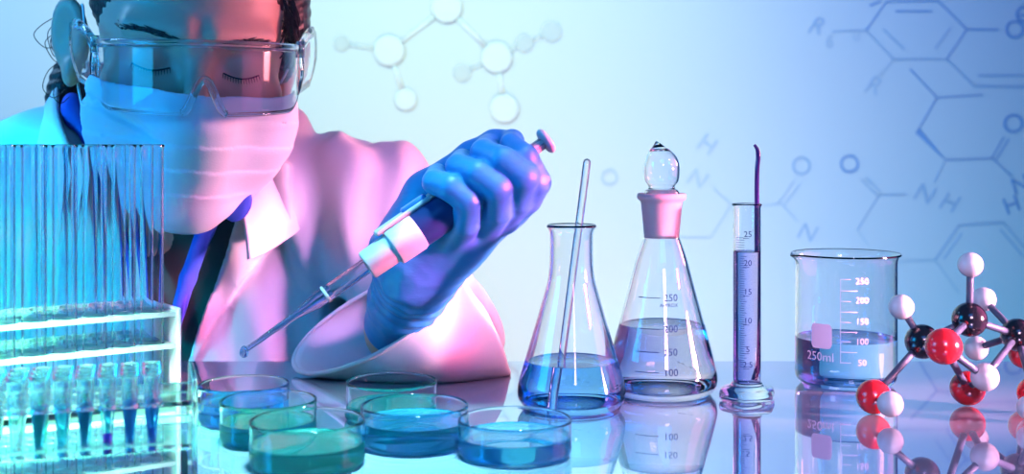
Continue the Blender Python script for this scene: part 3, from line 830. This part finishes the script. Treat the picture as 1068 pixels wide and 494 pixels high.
def glove_sdf(p, bare=False):
    d = None
    for pts, rs in FING:
        f = s_chain(p, [P(*q) for q in pts], rs, 0.0012)
        d = f if d is None else smin(d, f, 0.0022)
    palm = s_chain(p, [P(432, 290, .893), P(470, 250, .890), P(515, 214, .886)], [.0255, .0255, .020], 0.01)
    palm = smin(palm, s_chain(p, [P(452, 274, .886), P(486, 246, .876), P(536, 212, .876)], [.0180, .0150, .012], 0.008), 0.014)
    palm = smin(palm, s_chain(p, [P(*q) for q in THUMB[0]], THUMB[1], 0.006), 0.010)
    wr = s_chain(p, [P(438, 286, .897), P(424, 312, .920), P(416, 345, .950)], [.0265, .0268, .0285], 0.01)
    palm = smin(palm, wr, 0.012)
    d = smin(d, palm, 0.006)
    if bare: return d
    # creases round the wrist and across the palm heel
    ax = (P(416, 345, .950) - P(452, 262, .885)); L = np.linalg.norm(ax); ax = (ax / L).astype(np.float32)
    s = (p - P(452, 262, .885).astype(np.float32)) @ ax
    w = np.exp(-((s - 0.035) / 0.026) ** 2)
    n = vnoise(p * 55.0)
    d = d + w * 0.0010 * np.sin(s * 620 + 5 * n) + 0.0005 * vnoise(p * 160.0) * np.clip(w + 0.25, 0, 1)
    d = smax(d, s_plane(p, P(417, 344, .948), ax), 0.002)
    return d

body = sdf_mesh('body', body_sdf, (-0.62, 0.78, -0.30), (0.06, 1.32, 0.40), 0.0026, M['skin'], pr, PO, smooth_it=1, margin=0.03)
glove = sdf_mesh('glove', glove_sdf, (-0.13, 0.80, 0.02), (0.05, 0.96, 0.21), 0.00125, M['glove'], pr, PO, smooth_it=2, margin=0.01)

# ---- hair: a cap pulled back, plus loose strands
def hair_sdf(p):
    q = W2H(p)
    cap = s_ell(q, (0, 0.018, 0.044), (0.0805, 0.097, 0.086))
    cap = smin(cap, s_ell(q, (0, 0.070, -0.020), (0.060, 0.050, 0.065)), 0.03)
    cap = smin(cap, s_ell(q, (0.072, 0.004, 0.018), (0.015, 0.034, 0.040)), 0.02)
    cap = smin(cap, s_ell(p, P(72, 118, 1.14), (0.020, 0.03, 0.055)) / HS, 0.02)
    face = s_ell(q, (0.010, -0.105, -0.008), (0.0740, 0.110, 0.078))
    ear = s_ell(np.stack([-q[:, 0], q[:, 1], q[:, 2]], 1), (0.086, 0.002, -0.022), (0.026, 0.038, 0.042))
    g = np.sin(np.arctan2(q[:, 0], q[:, 2] + 0.02) * 90 + 6 * vnoise(q * 30.0)) * 0.0007
    d = smax(cap + g, -face, 0.006)
    return HS * smax(d, -ear, 0.006)
hair = sdf_mesh('hair', hair_sdf, (-0.46, 0.82, 0.08), (-0.08, 1.22, 0.46), 0.0021, M['hair'], pr, PO, smooth_it=1)
mb = MB(); R_ = random.Random(5)
def strand(pts, r=0.0007):
    mb.add(*tube(catmull(pts, 6), r, 5))
for k in range(7):      # curls behind the ear on the left and by the right temple
    x0 = 55 + R_.uniform(-5, 12); y0 = 35 + R_.uniform(-12, 50)
    a = R_.uniform(8, 18)
    strand([P(x0 + 6, y0 - 6, 1.06), P(x0 - a * .6, y0 + 4, 1.05), P(x0 - a, y0 + 15 + R_.uniform(-3, 8), 1.05), P(x0 - a * .3, y0 + 28 + R_.uniform(-4, 8), 1.055), P(x0 + a * .5, y0 + 24, 1.06)], 0.0004)
mesh('hair_wisps', mb.v, mb.f, M['hair'], hair, origin=PO); mb = MB()
for k in range(46):
    x0 = 298 + R_.uniform(-4, 6); y0 = R_.uniform(-18, 34); a = R_.uniform(2, 10)
    strand([P(x0, y0, 1.0), P(x0 + a * .7, y0 + 10, 1.0), P(x0 + a, y0 + 24, 1.003), P(x0 + a * .2 + R_.uniform(-4, 4), y0 + 40, 1.005)])
mesh('hair_wisps', mb.v, mb.f, M['hair'], hair, origin=PO); mb = MB()
for k in range(90):      # combed strands from the temple back over the ear, left
    t = R_.uniform(0, 1); pts = []
    for i in range(5):
        u = i / 4; z = 0.040 + 0.045 * t - 0.014 * u * (1 - t); y = -0.052 + 0.13 * u
        qx = -np.linspace(0.03, 0.12, 120); qq = np.stack([qx, np.full(120, y), np.full(120, z)], 1).astype(np.float32)
        dd = hair_sdf(H2W(qq).astype(np.float32)); j = int(np.argmax(np.minimum(dd, head_l(qq) * HS) > 0)); pts.append(H2W((qx[j] - R_.uniform(-0.0005, 0.0012), y, z)))
    strand(pts, 0.0006)
mesh('combed_strands', mb.v, mb.f, M['hair'], hair, origin=PO)
# eyebrows and lashes follow the skin
def on_head(x, z, lift=0.0):
    ys = np.linspace(-0.13, -0.03, 200); q = np.stack([np.full(200, x), ys, np.full(200, z)], 1).astype(np.float32)
    d = head_l(q); i = np.argmax(d < 0); return np.array([x, ys[i] - lift, z])
for sgn in (-1, 1):
    mb = MB()
    for k in range(70):
        t = R_.uniform(0, 1); x = sgn * (0.013 + 0.040 * t); z = 0.0160 + 0.0065 * math.sin(t * 2.2) - 0.003 * t + R_.uniform(-0.0022, 0.0022) * (1 - 0.6 * t)
        a = on_head(x, z, 0.0012); b = on_head(x + sgn * 0.006, z + R_.uniform(-0.0004, 0.002), 0.0016)
        mb.add(*tube([H2W(a), H2W((a + b) / 2 + np.array([0, -0.0006, 0])), H2W(b)], [0.00055, 0.0005, 0.0002], 4))
    mesh('eyebrow', mb.v, mb.f, M['hair'], pr, origin=PO)
    mb = MB(); base = []
    for k in range(15):
        t = k / 14; x = sgn * (0.0185 + 0.0255 * t); z = -0.0048 - 0.0030 * math.sin(PI * t)
        a = on_head(x, z, 0.0005); base.append(H2W(a)); b = a + np.array([sgn * 0.0015 * (t - .3), -0.0042, -0.0030])
        mb.add(*tube([H2W(a), H2W(b)], [0.0004, 0.00015], 4))
    mb.add(*tube(base, 0.0006, 5)); mesh('eyelashes', mb.v, mb.f, M['lash'], pr, origin=PO)

# ---- face mask: a tent over nose, cheeks and chin
def tent(q):
    d = s_ell(q, (0, -0.034, -0.042), (0.0690, 0.064, 0.086))
    d = smin(d, s_cap(q, (0, -0.092, -0.002), (0, -0.112, -0.036), 0.005, 0.007), 0.036)
    d = smin(d, s_cap(q, (0, -0.111, -0.038), (0, -0.090, -0.104), 0.007, 0.013), 0.048)
    qa = q.copy(); qa[:, 0] = np.abs(q[:, 0])
    d = smin(d, s_ell(qa, (0.044, -0.058, -0.040), (0.024, 0.024, 0.034)), 0.03)
    return d
def mask_sdf(p):
    q = W2H(p); d = tent(q); ax = np.abs(q[:, 0])
    z = q[:, 2] + 0.10 * ax * 0
    saw = ((q[:, 2] + 0.35 * ax * 0.35 + 0.010) / 0.0195) % 1.0
    pleat = 0.0008 * np.clip(saw * 1.25, 0, 1) * np.clip((-q[:, 2] - 0.030) / 0.01, 0, 1) * np.clip((q[:, 2] + 0.098) / 0.01, 0, 1)
    wr = 0.0016 * vnoise(q * np.array([22, 22, 46], np.float32)) * np.clip(ax / 0.05, 0.25, 1.4) - 0.0022 * np.exp(-((q[:, 2] + 0.058 + 0.35 * q[:, 0]) / 0.0035) ** 2) * np.clip((-q[:, 0] - 0.012) / 0.02, 0, 1)
    sh = np.abs(d - 0.0035 - pleat - wr) - 0.0011
    top = q[:, 2] - (-0.0170 + 0.02 * ax + 0.002 * np.cos(q[:, 0] * 60))
    low = -(q[:, 2] + 0.121)
    side = -q[:, 1] - 0.004 - 0.10 * 0 - (q[:, 2] + 0.06) * 0.18
    sh = smax(sh, top, 0.0012); sh = smax(sh, low, 0.0012); sh = smax(sh, (q[:, 1] + 0.051 + 0.014 * (q[:, 0] < 0) + 0.10 * (q[:, 2] + 0.06)), 0.0012)
    return HS * sh
mk_ = sdf_mesh('face_mask', mask_sdf, (-0.43, 0.80, 0.06), (-0.10, 1.08, 0.30), 0.0013, M['mask'], pr, PO, smooth_it=2, margin=0.012)
for sgn in (-1, 1):
    ptop = H2W((sgn * 0.0665, -0.034, -0.016)); pbot = H2W((sgn * 0.060, -0.034, -0.092)); ear_t = H2W((sgn * 0.083, 0.012, 0.022)); ear_b = H2W((sgn * 0.084, 0.022, -0.030)); bk = H2W((sgn * 0.086, 0.034, 0.0))
    mesh('ear_loop', *tube(catmull([ptop, H2W((sgn * 0.078, -0.012, 0.004)), ear_t, bk, ear_b, H2W((sgn * 0.074, -0.005, -0.062)), pbot], 8), 0.0011, 8), M['elastic'], mk_, origin=PO)

# ---- safety goggles
gg = None
GT = rotx(RG(0)); GY = roty(RG(-4.5))
def G2W(q): 
    q = np.asarray(q, float) - np.array([0, 0, 0.02]); q = GY @ (rotx(RG(-9)) @ (q + np.array([0, 0.06, 0])) - np.array([0, 0.06, 0])) + np.array([0.002, 0, 0.0045]); return H2W(q)
def lens_pt(u, z, off=0.0):
    a = u * RG(72); x = 0.0690 * math.sin(a) / math.sin(RG(72)); y = -0.1345 + 0.066 * (1 - math.cos(a)) / (1 - math.cos(RG(72)))
    y += (0.022 - z) * -0.02
    n = np.array([math.sin(a), -math.cos(a), 0]); return np.array([x, y, z]) + n * off
ZT = 0.0245
def z_low(u):
    x = abs(u); 
    if x < 0.17: f = 0.5 - 0.5 * math.cos(PI * (x / 0.17)); base = 0.001 - 0.023 * f
    else: base = -0.022 + 0.003 * ((x - 0.2) / 0.8) ** 2 + 0.010 * max(0, (x - 0.75) / 0.25) ** 2
    return base
NU, NV = 72, 14
vs, fs = [], []
for off in (0.0, 0.0020):
    for i in range(NU + 1):
        u = -1 + 2 * i / NU; zl = z_low(u)
        for j in range(NV + 1): vs.append(G2W(lens_pt(u, zl + (ZT - zl) * j / NV, off)))
W_ = NV + 1; n1 = (NU + 1) * W_
for i in range(NU):
    for j in range(NV):
        a = i * W_ + j
        fs.append((a, a + W_, a + W_ + 1, a + 1)); fs.append((n1 + a, n1 + a + 1, n1 + a + W_ + 1, n1 + a + W_))
for i in range(NU):
    for j in (0, NV):
        a = i * W_ + j; fs.append((a, n1 + a, n1 + a + W_, a + W_))
for i in (0, NU):
    for j in range(NV):
        a = i * W_ + j; fs.append((a, a + 1, n1 + a + 1, n1 + a))
gg = mesh('safety_goggles', vs, fs, M['visor'], pr, origin=PO)
bar = [G2W(lens_pt(u, ZT + 0.0015, 0.0012)) for u in np.linspace(-1, 1, 50)]
mesh('brow_bar', *tube(bar, 0.0026, 10), M['visor'], gg, origin=PO)
low = [G2W(lens_pt(u, z_low(u), 0.0010)) for u in np.linspace(-1, 1, 110)]
mesh('lower_rim', *tube(low, 0.0013, 8), M['visor'], gg, origin=PO)
nose = [G2W(lens_pt(u, z_low(u) + 0.0005, -0.003)) for u in np.linspace(-0.17, 0.17, 30)]
mesh('nose_bridge', *tube(nose, 0.0030, 10), M['visor'], gg, origin=PO)
for sgn in (-1, 1):
    # side shield: a plate from the lens edge back along the temple
    front_t, front_b = lens_pt(sgn, ZT), lens_pt(sgn, z_low(1.0))
    vs, fs = [], []
    for off in (0, 0.0018):
        for i in range(9):
            t = i / 8; 
            for j in range(7):
                s = j / 6; top = front_t + np.array([sgn * 0.021 * t, 0.060 * t, 0.017 * math.sin(t * 1.9)]); bot = front_b + np.array([sgn * 0.013 * t, 0.034 * t, 0.006 * t])
                q = top + (bot - top) * s; q = q + np.array([sgn * (0.003 * math.sin(PI * s) + off), 0, 0]); vs.append(G2W(q))
    m_ = 63
    for i in range(8):
        for j in range(6):
            a = i * 7 + j; fs += [(a, a + 7, a + 8, a + 1), (m_ + a, m_ + a + 1, m_ + a + 8, m_ + a + 7)]
    for i in range(8):
        for j in (0, 6): a = i * 7 + j; fs.append((a, m_ + a, m_ + a + 7, a + 7))
    for i in (0, 8):
        for j in range(6): a = i * 7 + j; fs.append((a, a + 1, m_ + a + 1, m_ + a))
    mesh('side_shield', vs, fs, M['visor'], gg, origin=PO)
    hinge = lens_pt(sgn, ZT)
    arm = [hinge + np.array([sgn * 0.002, 0.002, 0.0]), hinge + np.array([sgn * 0.011, 0.025, 0.012]), hinge + np.array([sgn * 0.0185, 0.055, 0.017]), np.array([sgn * 0.0850, 0.018, 0.034]), np.array([sgn * 0.082, 0.045, 0.004])]
    mesh('temple_arm', *tube([G2W(q) for q in catmull(arm, 8)], 0.0028, 10), M['visor'], gg, origin=PO)
    mbh = MB()
    mbh.add(*tube([G2W(hinge + np.array([sgn * 0.003, 0, -0.006])), G2W(hinge + np.array([sgn * 0.003, 0, 0.006]))], 0.0036, 14))
    mbh.add(*tube([G2W(hinge + np.array([sgn * 0.003, 0.004, -0.004])), G2W(hinge + np.array([sgn * 0.003, 0.004, 0.004]))], 0.0030, 14))
    mesh('hinge', mbh.v, mbh.f, M['visor'], gg, origin=PO)
    rim = [G2W(lens_pt(sgn * 0.985, z, 0.001)) for z in np.linspace(z_low(1.0), ZT, 10)]
    mesh('lens_edge', *tube(rim, 0.0017, 8), M['visor'], gg, origin=PO)

# ---- shirt under the coat
def shirt_sdf(p): return smax(torso_core(p) + 0.008, p[:, 2] - 0.16, 0.01)
sdf_mesh('shirt', lambda p: smin(torso_core(p) + 0.006, s_cap(p, NB, NB + np.array([0, -0.01, 0.02]), 0.066), 0.03), (-0.50, 0.98, -0.30), (-0.06, 1.30, 0.22), 0.005, M['shirt'], pr, PO)

# ---- lab coat
def xz(pl, Y): return np.array([[P(a, b, Y)[0], P(a, b, Y)[2]] for a, b in pl])
VCUT = xz([(118, 120), (244, 205), (228, 262), (206, 318), (184, 400), (178, 400), (160, 380), (140, 300)], 1.045)
LAP = xz([(246, 204), (268, 222), (296, 237), (270, 268), (243, 300), (214, 345), (188, 396), (182, 396), (205, 320), (228, 262)], 1.04)
LAP2 = xz([(110, 150), (128, 180), (142, 300), (168, 396), (150, 396), (110, 320), (84, 240), (90, 190)], 1.04)
COLL = xz([(252, 190), (275, 160), (296, 172), (300, 236), (262, 224), (246, 204)], 1.04)
def coat_raw(p):
    d = torso_core(p) - 0.004
    d = smin(d, s_cap(p, P(60, 168, 1.13), NB + np.array([-0.06, 0.02, 0.02]), 0.045, 0.06), 0.04)
    d = smin(d, s_cap(p, P(300, 178, 1.14), P(385, 216, 1.13), 0.036, 0.050), 0.04)
    d = smin(d, s_chain(p, [SHO, ELB], [0.062, 0.047], 0.02), 0.028)
    d = smin(d, s_chain(p, [SH2, EL2], [0.064, 0.060], 0.02), 0.03)
    d = smin(d, s_chain(p, [EL2, WR2], [0.060, 0.050], 0.02), 0.02)
    q = p.copy()
    # drape folds
    n = vnoise(p * np.array([14, 14, 5], np.float32)); n2 = vnoise(p * np.array([30, 30, 9], np.float32) + 3.1)
    d = d + 0.0075 * n + 0.003 * n2
    d = d + 0.0045 * np.abs(vnoise(p * np.array([26, 26, 8], np.float32) + 9.7)) - 0.001
    # deep folds hanging from the shoulder and across the upper arm
    d = d + 0.004 * np.sin(p[:, 0] * 120 + p[:, 2] * 26 + 2.2 * n2) * np.clip((p[:, 0] + 0.29) / 0.08, 0, 1)
    return d
def coat_sdf(p):
    d0 = coat_raw(p); x, z = p[:, 0], p[:, 2]
    front = p[:, 1] - 1.16
    v = np.maximum(s_poly(x, z, VCUT), front)
    d = smax(d0, -v, 0.004)
    top = s_cap(p, NB + np.array([0, -0.02, -0.03]), NB + np.array([0.0, -0.05, 0.2]), 0.062, 0.09)
    d = smax(d, -top, 0.006)
    for poly, th in ((LAP, 0.0065), (LAP2, 0.0065), (COLL, 0.0095)):
        l = np.maximum(np.maximum(s_poly(x, z, poly), front), np.abs(d0 - th / 2) - th / 2)
        d = smin(d, l, 0.0012)
    return d
coat = sdf_mesh('lab_coat', coat_sdf, (-0.66, 0.86, -0.30), (0.06, 1.33, 0.26), 0.0030, M['coat'], pr, PO, smooth_it=2, margin=0.03)

def loft(rings, seg, material, name, parent, thick=0.003, wob=0.0):
    """cloth tube through rings (centre, half axis a, half axis b)"""
    cs = catmull([np.concatenate([c, a, b]) for c, a, b in rings], 8); vs, fs = [], []
    for i, r in enumerate(cs):
        c, a, b = r[:3], r[3:6], r[6:9]
        for k in range(seg):
            t = 2 * PI * k / seg; f = 1 + wob * (0.5 * math.sin(5 * t + i * .35) * math.sin(i * .33 + t) + 0.5 * math.sin(3 * t - i * .5 + 1.0))
            q = c + (a * math.cos(t) + b * math.sin(t)) * f
            q = q + (q - c) * (0.05 * vnoise(np.array([q * np.array([26, 26, 26])]))[0] + 0.03 * vnoise(np.array([q * 60]))[0]) * min(1, i / 3)
            if q[2] < 0.0015: q[2] = 0.0015 + 0.02 * max(0, (q[2] + .03)) * 0
            vs.append(q)
    for i in range(len(cs) - 1):
        for k in range(seg): fs.append((i * seg + k, i * seg + (k + 1) % seg, (i + 1) * seg + (k + 1) % seg, (i + 1) * seg + k))
    o = mesh(name, vs, fs, material, parent, origin=PO)
    s = o.modifiers.new('cloth', 'SOLIDIFY'); s.thickness = thick; s.offset = 0
    return o
# forearm sleeve lying on the table, its wide cuff opening to the upper left
ca = (P(467, 283, .955) - P(312, 386, .955)) / 2; cc = (P(467, 283, .955) + P(312, 386, .955)) / 2
cb = (P(420, 351, .893) - P(355, 319, .995)) / 2
R1 = (cc, ca, cb)
e1 = P(497, 356, 0.995); R3 = (e1, (P(494, 312, 1.02) - P(506, 396, .965)) / 2, (P(505, 352, .965) - P(470, 350, 1.07)) / 2)
e2 = (np.array(R1[0]) + np.array(R3[0])) / 2
R2 = (P(440, 345, .965), (P(476, 290, .985) - P(405, 396, .945)) / 2, (P(458, 358, .91) - P(405, 335, 1.02)) / 2)
R4 = (P(523, 381, 0.985), (P(514, 366, 1.0) - P(531, 393, .965)) / 2, (P(527, 381, .96) - P(518, 379, 1.01)) / 2)
loft([R1, R2, R3, R4], 72, M['coat'], 'forearm_sleeve', coat, 0.0028, 0.018)
hem = [cc + ca * math.cos(t) * 1.005 + cb * math.sin(t) * 1.005 for t in np.linspace(0, 2 * PI, 73)[:-1]]
hem = [np.array([h[0], h[1], max(h[2], 0.003)]) for h in hem]
mesh('cuff_hem', *tube(hem, 0.0021, 8, closed=True), M['coat'], coat, origin=PO)
# stand-up collar around the back of the neck
path = catmull([P(92, 182, 1.02), P(72, 150, 1.05), P(60, 108, 1.09), P(74, 74, 1.15), P(150, 60, 1.20), P(235, 85, 1.19), P(283, 122, 1.15), P(292, 160, 1.10), P(272, 190, 1.055), P(250, 212, 1.035)], 8)
vs, fs = [], []
for i, c in enumerate(path):
    t = i / (len(path) - 1); out = (c - NB) * np.array([1, 1, 0]); out /= np.linalg.norm(out)
    h_ = 0.030 + 0.016 * math.sin(PI * t)
    for j, (o_, z_) in enumerate(((0.0, 0.0), (0.004, -0.004), (0.012, -h_ * .5), (0.020, -h_ * 1.0), (0.024, -h_ * 1.5))): vs.append(c + out * o_ + np.array([0, 0, z_]))
for i in range(len(path) - 1):
    for j in range(4): a = i * 5 + j; fs.append((a, a + 1, a + 6, a + 5))
o = mesh('coat_collar', vs, fs, M['coat'], coat, origin=PO); s = o.modifiers.new('cloth', 'SOLIDIFY'); s.thickness = 0.004; s.offset = 0
# blue scrub collar showing at both sides of the neck
def scrub_sdf(p):
    a = s_ell(p, P(247, 211, 1.000), (0.0125, 0.007, 0.0165), roty(RG(18)))
    b = s_chain(p, [P(232, 205, 1.045), P(214, 240, 1.048), P(196, 290, 1.055), P(180, 345, 1.055)], [.008, .0075, .007, .006], 0.004)
    c = s_ell(p, P(77, 116, 1.085), (0.011, 0.010, 0.017), roty(RG(-10)))
    e = s_chain(p, [P(77, 118, 1.085), P(110, 178, 1.07), P(140, 262, 1.055), P(166, 345, 1.06)], [.006, .006, .006, .005], 0.004)
    return np.minimum(smin(a, b, 0.006), smin(c, e, 0.006))
sdf_mesh('scrub_collar', scrub_sdf, (-0.42, 0.97, 0.0), (-0.20, 1.12, 0.25), 0.0022, M['scrub'], pr, PO, smooth_it=1, margin=0.01)

# ------------------------------------------------------------------ the pipette
T0, T1 = P(254.5, 366, 0.812), P(570, 146.5, 0.868)
ax = (T1 - T0); PL = np.linalg.norm(ax); PR = axis_R(ax)
pp = thing('pipette', 'pipette with clear glass tip, white collar and navy grip held in the blue glove', 'pipette', tuple(T0))
def frac(px): return PL * (px - 254.5) / (570 - 254.5)
def plathe(name, prof, m_, parent=pp, ang=35, seg=40): return lathe(name, prof, m_, parent, seg, R=PR, ang=ang)
tipo = [(0.0016, 0.001), (0.0019, 0.004), (0.0021, frac(285)), (0.0025, frac(304)), (0.0040, frac(318)), (0.0052, frac(326)), (0.0055, frac(333)), (0.0056, frac(384))]
plathe('glass_tip', tipo + [(0.0044, frac(384)), (0.0042, frac(333)), (0.0034, frac(322)), (0.0015, frac(304)), (0.0010, frac(285)), (0.0007, 0.001), (0.0016, 0.001)], M['thin_glass'], ang=50)
plathe('pale_blue_liquid', [(0, 0.002), (0.0009, 0.002), (0.0012, frac(285)), (0.0017, frac(304)), (0.0036, frac(322)), (0.0043, frac(333)), (0.0043, frac(341)), (0, frac(341))], M['pale_liq'], ang=50)
plathe('tip_ring', [(0.0054, frac(334)), (0.0061, frac(334.5)), (0.0061, frac(336.5)), (0.0054, frac(337))], M['wplastic'])
col = [(0.0040, frac(377)), (0.0098, frac(377.5)), (0.0104, frac(379)), (0.0108, frac(402)), (0.0110, frac(403.5)), (0.0130, frac(404.5)), (0.0135, frac(406)), (0.0138, frac(428)), (0.0130, frac(430.5)), (0.006, frac(430.5))]
plathe('white_collar', col, M['wplastic'])
grip = [(0.008, frac(429)), (0.0126, frac(430)), (0.0130, frac(433)), (0.0134, frac(470)), (0.0128, frac(510)), (0.0112, frac(535)), (0.0098, frac(541)), (0.0090, frac(543)), (0.003, frac(543))]
plathe('navy_grip', grip, M['navy'])
# ejector bar along the upper side of the grip
upv = np.array([0, 0, 1.0]); upv = upv - PR[:, 2] * (upv @ PR[:, 2]); upv /= np.linalg.norm(upv); sd = np.cross(upv, PR[:, 2]); RB_ = np.stack([sd, upv, PR[:, 2]], 1)
upv2 = upv * 0.985 + sd * -0.17
mbx = MB().box(PR[:, 2] * frac(432) + upv * 0.0145, (0.0105, 0.0040, frac(466) - frac(398)), RB_); mbx.build('ejector_bar', M['wplastic'], pp, bevel=0.0016)
mbx = MB().box(PR[:, 2] * frac(440) + upv * 0.0165, (0.0085, 0.0046, 0.020), RB_); mbx.build('ejector_button', M['bplastic'], pp, bevel=0.0018)
plathe('plunger_stem', [(0.002, frac(541)), (0.0042, frac(541.5)), (0.0042, frac(562)), (0.0036, frac(566)), (0.0036, frac(567)), (0.001, frac(567))], M['wplastic'])
mbr = MB()
for k in range(6):
    a = PI * k / 3; v = PR[:, 0] * math.cos(a) + PR[:, 1] * math.sin(a)
    mbr.add(*tube([PR[:, 2] * frac(542) + v * 0.0042, PR[:, 2] * frac(565) + v * 0.0040], 0.0007, 6))
mesh('stem_ribs', mbr.v, mbr.f, M['seam'], pp)
plathe('plunger_button', [(0.0, frac(566)), (0.0060, frac(566.2)), (0.0088, frac(567)), (0.0096, frac(568.3)), (0.0096, frac(570)), (0.0088, frac(571.5)), (0.0050, frac(572.2)), (0, frac(572.3))], M['wplastic'], ang=60)
dv, df = sphere((0, 0, 0), 0.0030, 24, 14)
dv = [np.array([v[0], v[1], v[2] * 1.15 - 0.0010 + (0.0012 * max(0, v[2] / 0.003) ** 2)]) for v in dv]
o = mesh('water_drop', dv, df, M['pale_liq'], pp)
# ------------------------------------------------------------------ lights
def area(name, loc, aim, size, color, power, size_y=None, spread=180):
    l = bpy.data.lights.new(name, 'AREA'); l.color = color; l.energy = power; l.size = size
    if size_y: l.shape = 'RECTANGLE'; l.size_y = size_y
    l.spread = math.radians(spread)
    o = bpy.data.objects.new(name, l); COL.objects.link(o); o.location = loc
    d = Vector(aim) - Vector(loc); o.rotation_euler = d.to_track_quat('-Z', 'Y').to_euler()
    return o
area('wall_wash_centre', (-0.10, 1.50, 0.95), (-0.10, 2.2, 0.25), 0.9, (0.68, 1.0, 0.58), 4.2, 0.25, 104)
area('wall_wash_centre_low', (-0.02, 1.55, -0.45), (-0.02, 2.2, 0.10), 0.9, (1.0, 0.73, 0.3), 2.8, 0.25, 108)  # added out of view behind the table to even the wall brightness
area('wall_wash_left', (-1.25, 1.35, 0.9), (-0.95, 2.2, 0.2), 0.6, (0.282, 0.594, 1.0), 16.7, 0.3)
area('wall_wash_right', (0.50, 1.45, 1.0), (0.50, 2.2, 0.25), 0.4, (0.02, 0.10, 1.0), 2.13, 0.25, 105)
area('wall_wash_right_low', (0.42, 1.5, -0.5), (0.42, 2.2, 0.10), 0.4, (0.12, 0.42, 1.0), 2.6, 0.25, 105)  # second hidden light added low, lifting the wall's lower right
area('wall_wash_teal', (0.90, 1.75, -0.45), (0.98, 2.2, 0.15), 0.2, (0.0, 0.60, 0.70), 1.0, 0.2)
area('pink_lamp', (0.80, 1.26, 0.34), (-0.17, 0.98, 0.13), 0.22, (1.0, 0.28, 0.34), 0.8, 0.22, 26)
area('pink_sleeve_fill', (0.62, 0.74, 0.12), (-0.04, 0.95, 0.02), 0.16, (1.0, 0.40, 0.58), 1.1, 0.16, 16)  # extra narrow beam added to turn the sleeve pink
area('coat_fill', (0.55, 0.60, 0.58), (-0.19, 1.08, 0.045), 0.12, (0.95, 0.34, 0.80), 0.20, 0.12, 18)  # added to give the coat its lilac tone
area('pink_edge_fill', (0.72, 0.86, 0.28), (0.0, 0.86, 0.10), 0.5, (1.0, 0.12, 0.42), 1.6, 0.5)  # large unseen emitter added for pink edges in the glass
area('blue_edge_fill', (-0.70, 0.75, 0.30), (0.2, 0.86, 0.10), 0.4, (0.03, 0.12, 1.0), 1.0, 0.5)  # its unseen counterpart, added for deep blue glass edges
area('cyan_lamp', (-1.05, 0.50, 0.42), (-0.25, 0.98, 0.12), 0.45, (0.0, 0.48, 1.0), 6.5, 0.45)
area('cyan_arm_fill', (-0.85, 0.62, 0.28), (-0.47, 1.08, 0.06), 0.15, (0.0, 0.88, 1.0), 1.5, 0.15, 20)  # added beam brightening the arm behind the test tubes
area('green_lamp', (-0.42, 0.60, 0.34), (-0.34, 0.73, 0.02), 0.12, (0.15, 1.0, 0.45), 6.0, 0.12, 36)
area('rack_fill', (-0.38, 0.30, 0.40), (-0.28, 0.81, 0.03), 0.10, (0.92, 0.80, 1.0), 0.12, 0.10, 13)  # extra light added to whiten the rack
area('dish_fill', (0.0, 0.60, 0.85), (-0.09, 0.71, 0.0), 0.2, (0.3, 0.9, 1.0), 1.2, 0.2, 17)  # added overhead to brighten the dishes and their liquids
area('blue_fill', (0.1, -0.35, 0.95), (0.0, 0.95, 0.05), 0.7, (0.03, 0.28, 1.0), 4, 0.4)
area('lilac_fill', (0.22, -0.10, 0.42), (0.27, 0.88, 0.04), 0.2, (1.0, 0.62, 0.95), 0.20, 0.2, 24)
area('pink_hand_fill', (0.46, 0.64, 0.25), (-0.005, 0.862, 0.110), 0.08, (1.0, 0.08, 0.22), 0.45, 0.08, 11)  # added for pink highlights on the gloved knuckles
w = bpy.data.worlds.new('room_light'); S.world = w; w.use_nodes = True
w.node_tree.nodes['Background'].inputs[0].default_value = (0.015, 0.26, 0.72, 1); w.node_tree.nodes['Background'].inputs[1].default_value = 0.42

# ------------------------------------------------------------------ camera
cam = bpy.data.cameras.new('camera'); co_ = bpy.data.objects.new('camera', cam); COL.objects.link(co_)
co_.location = (0, 0, CZ); co_.rotation_euler = (PI / 2, 0, 0)
cam.sensor_width = 36; cam.sensor_fit = 'HORIZONTAL'; cam.lens = 36 * FPX / 1068; cam.shift_y = -(247 - 150) / 1068
cam.clip_start = 0.02
cam.dof.use_dof = True; cam.dof.focus_distance = 0.89; cam.dof.aperture_fstop = 8
S.camera = co_
S.view_settings.view_transform = 'Standard'; S.view_settings.look = 'None'; S.view_settings.gamma = 1; S.view_settings.exposure = 0
S.view_settings.use_curve_mapping = False
c = S.cycles
c.max_bounces = 24; c.transmission_bounces = 24; c.glossy_bounces = 10; c.diffuse_bounces = 1; c.transparent_max_bounces = 16
c.caustics_reflective = False; c.caustics_refractive = True; c.blur_glossy = 0.5; c.sample_clamp_indirect = 6
c.use_denoising = True
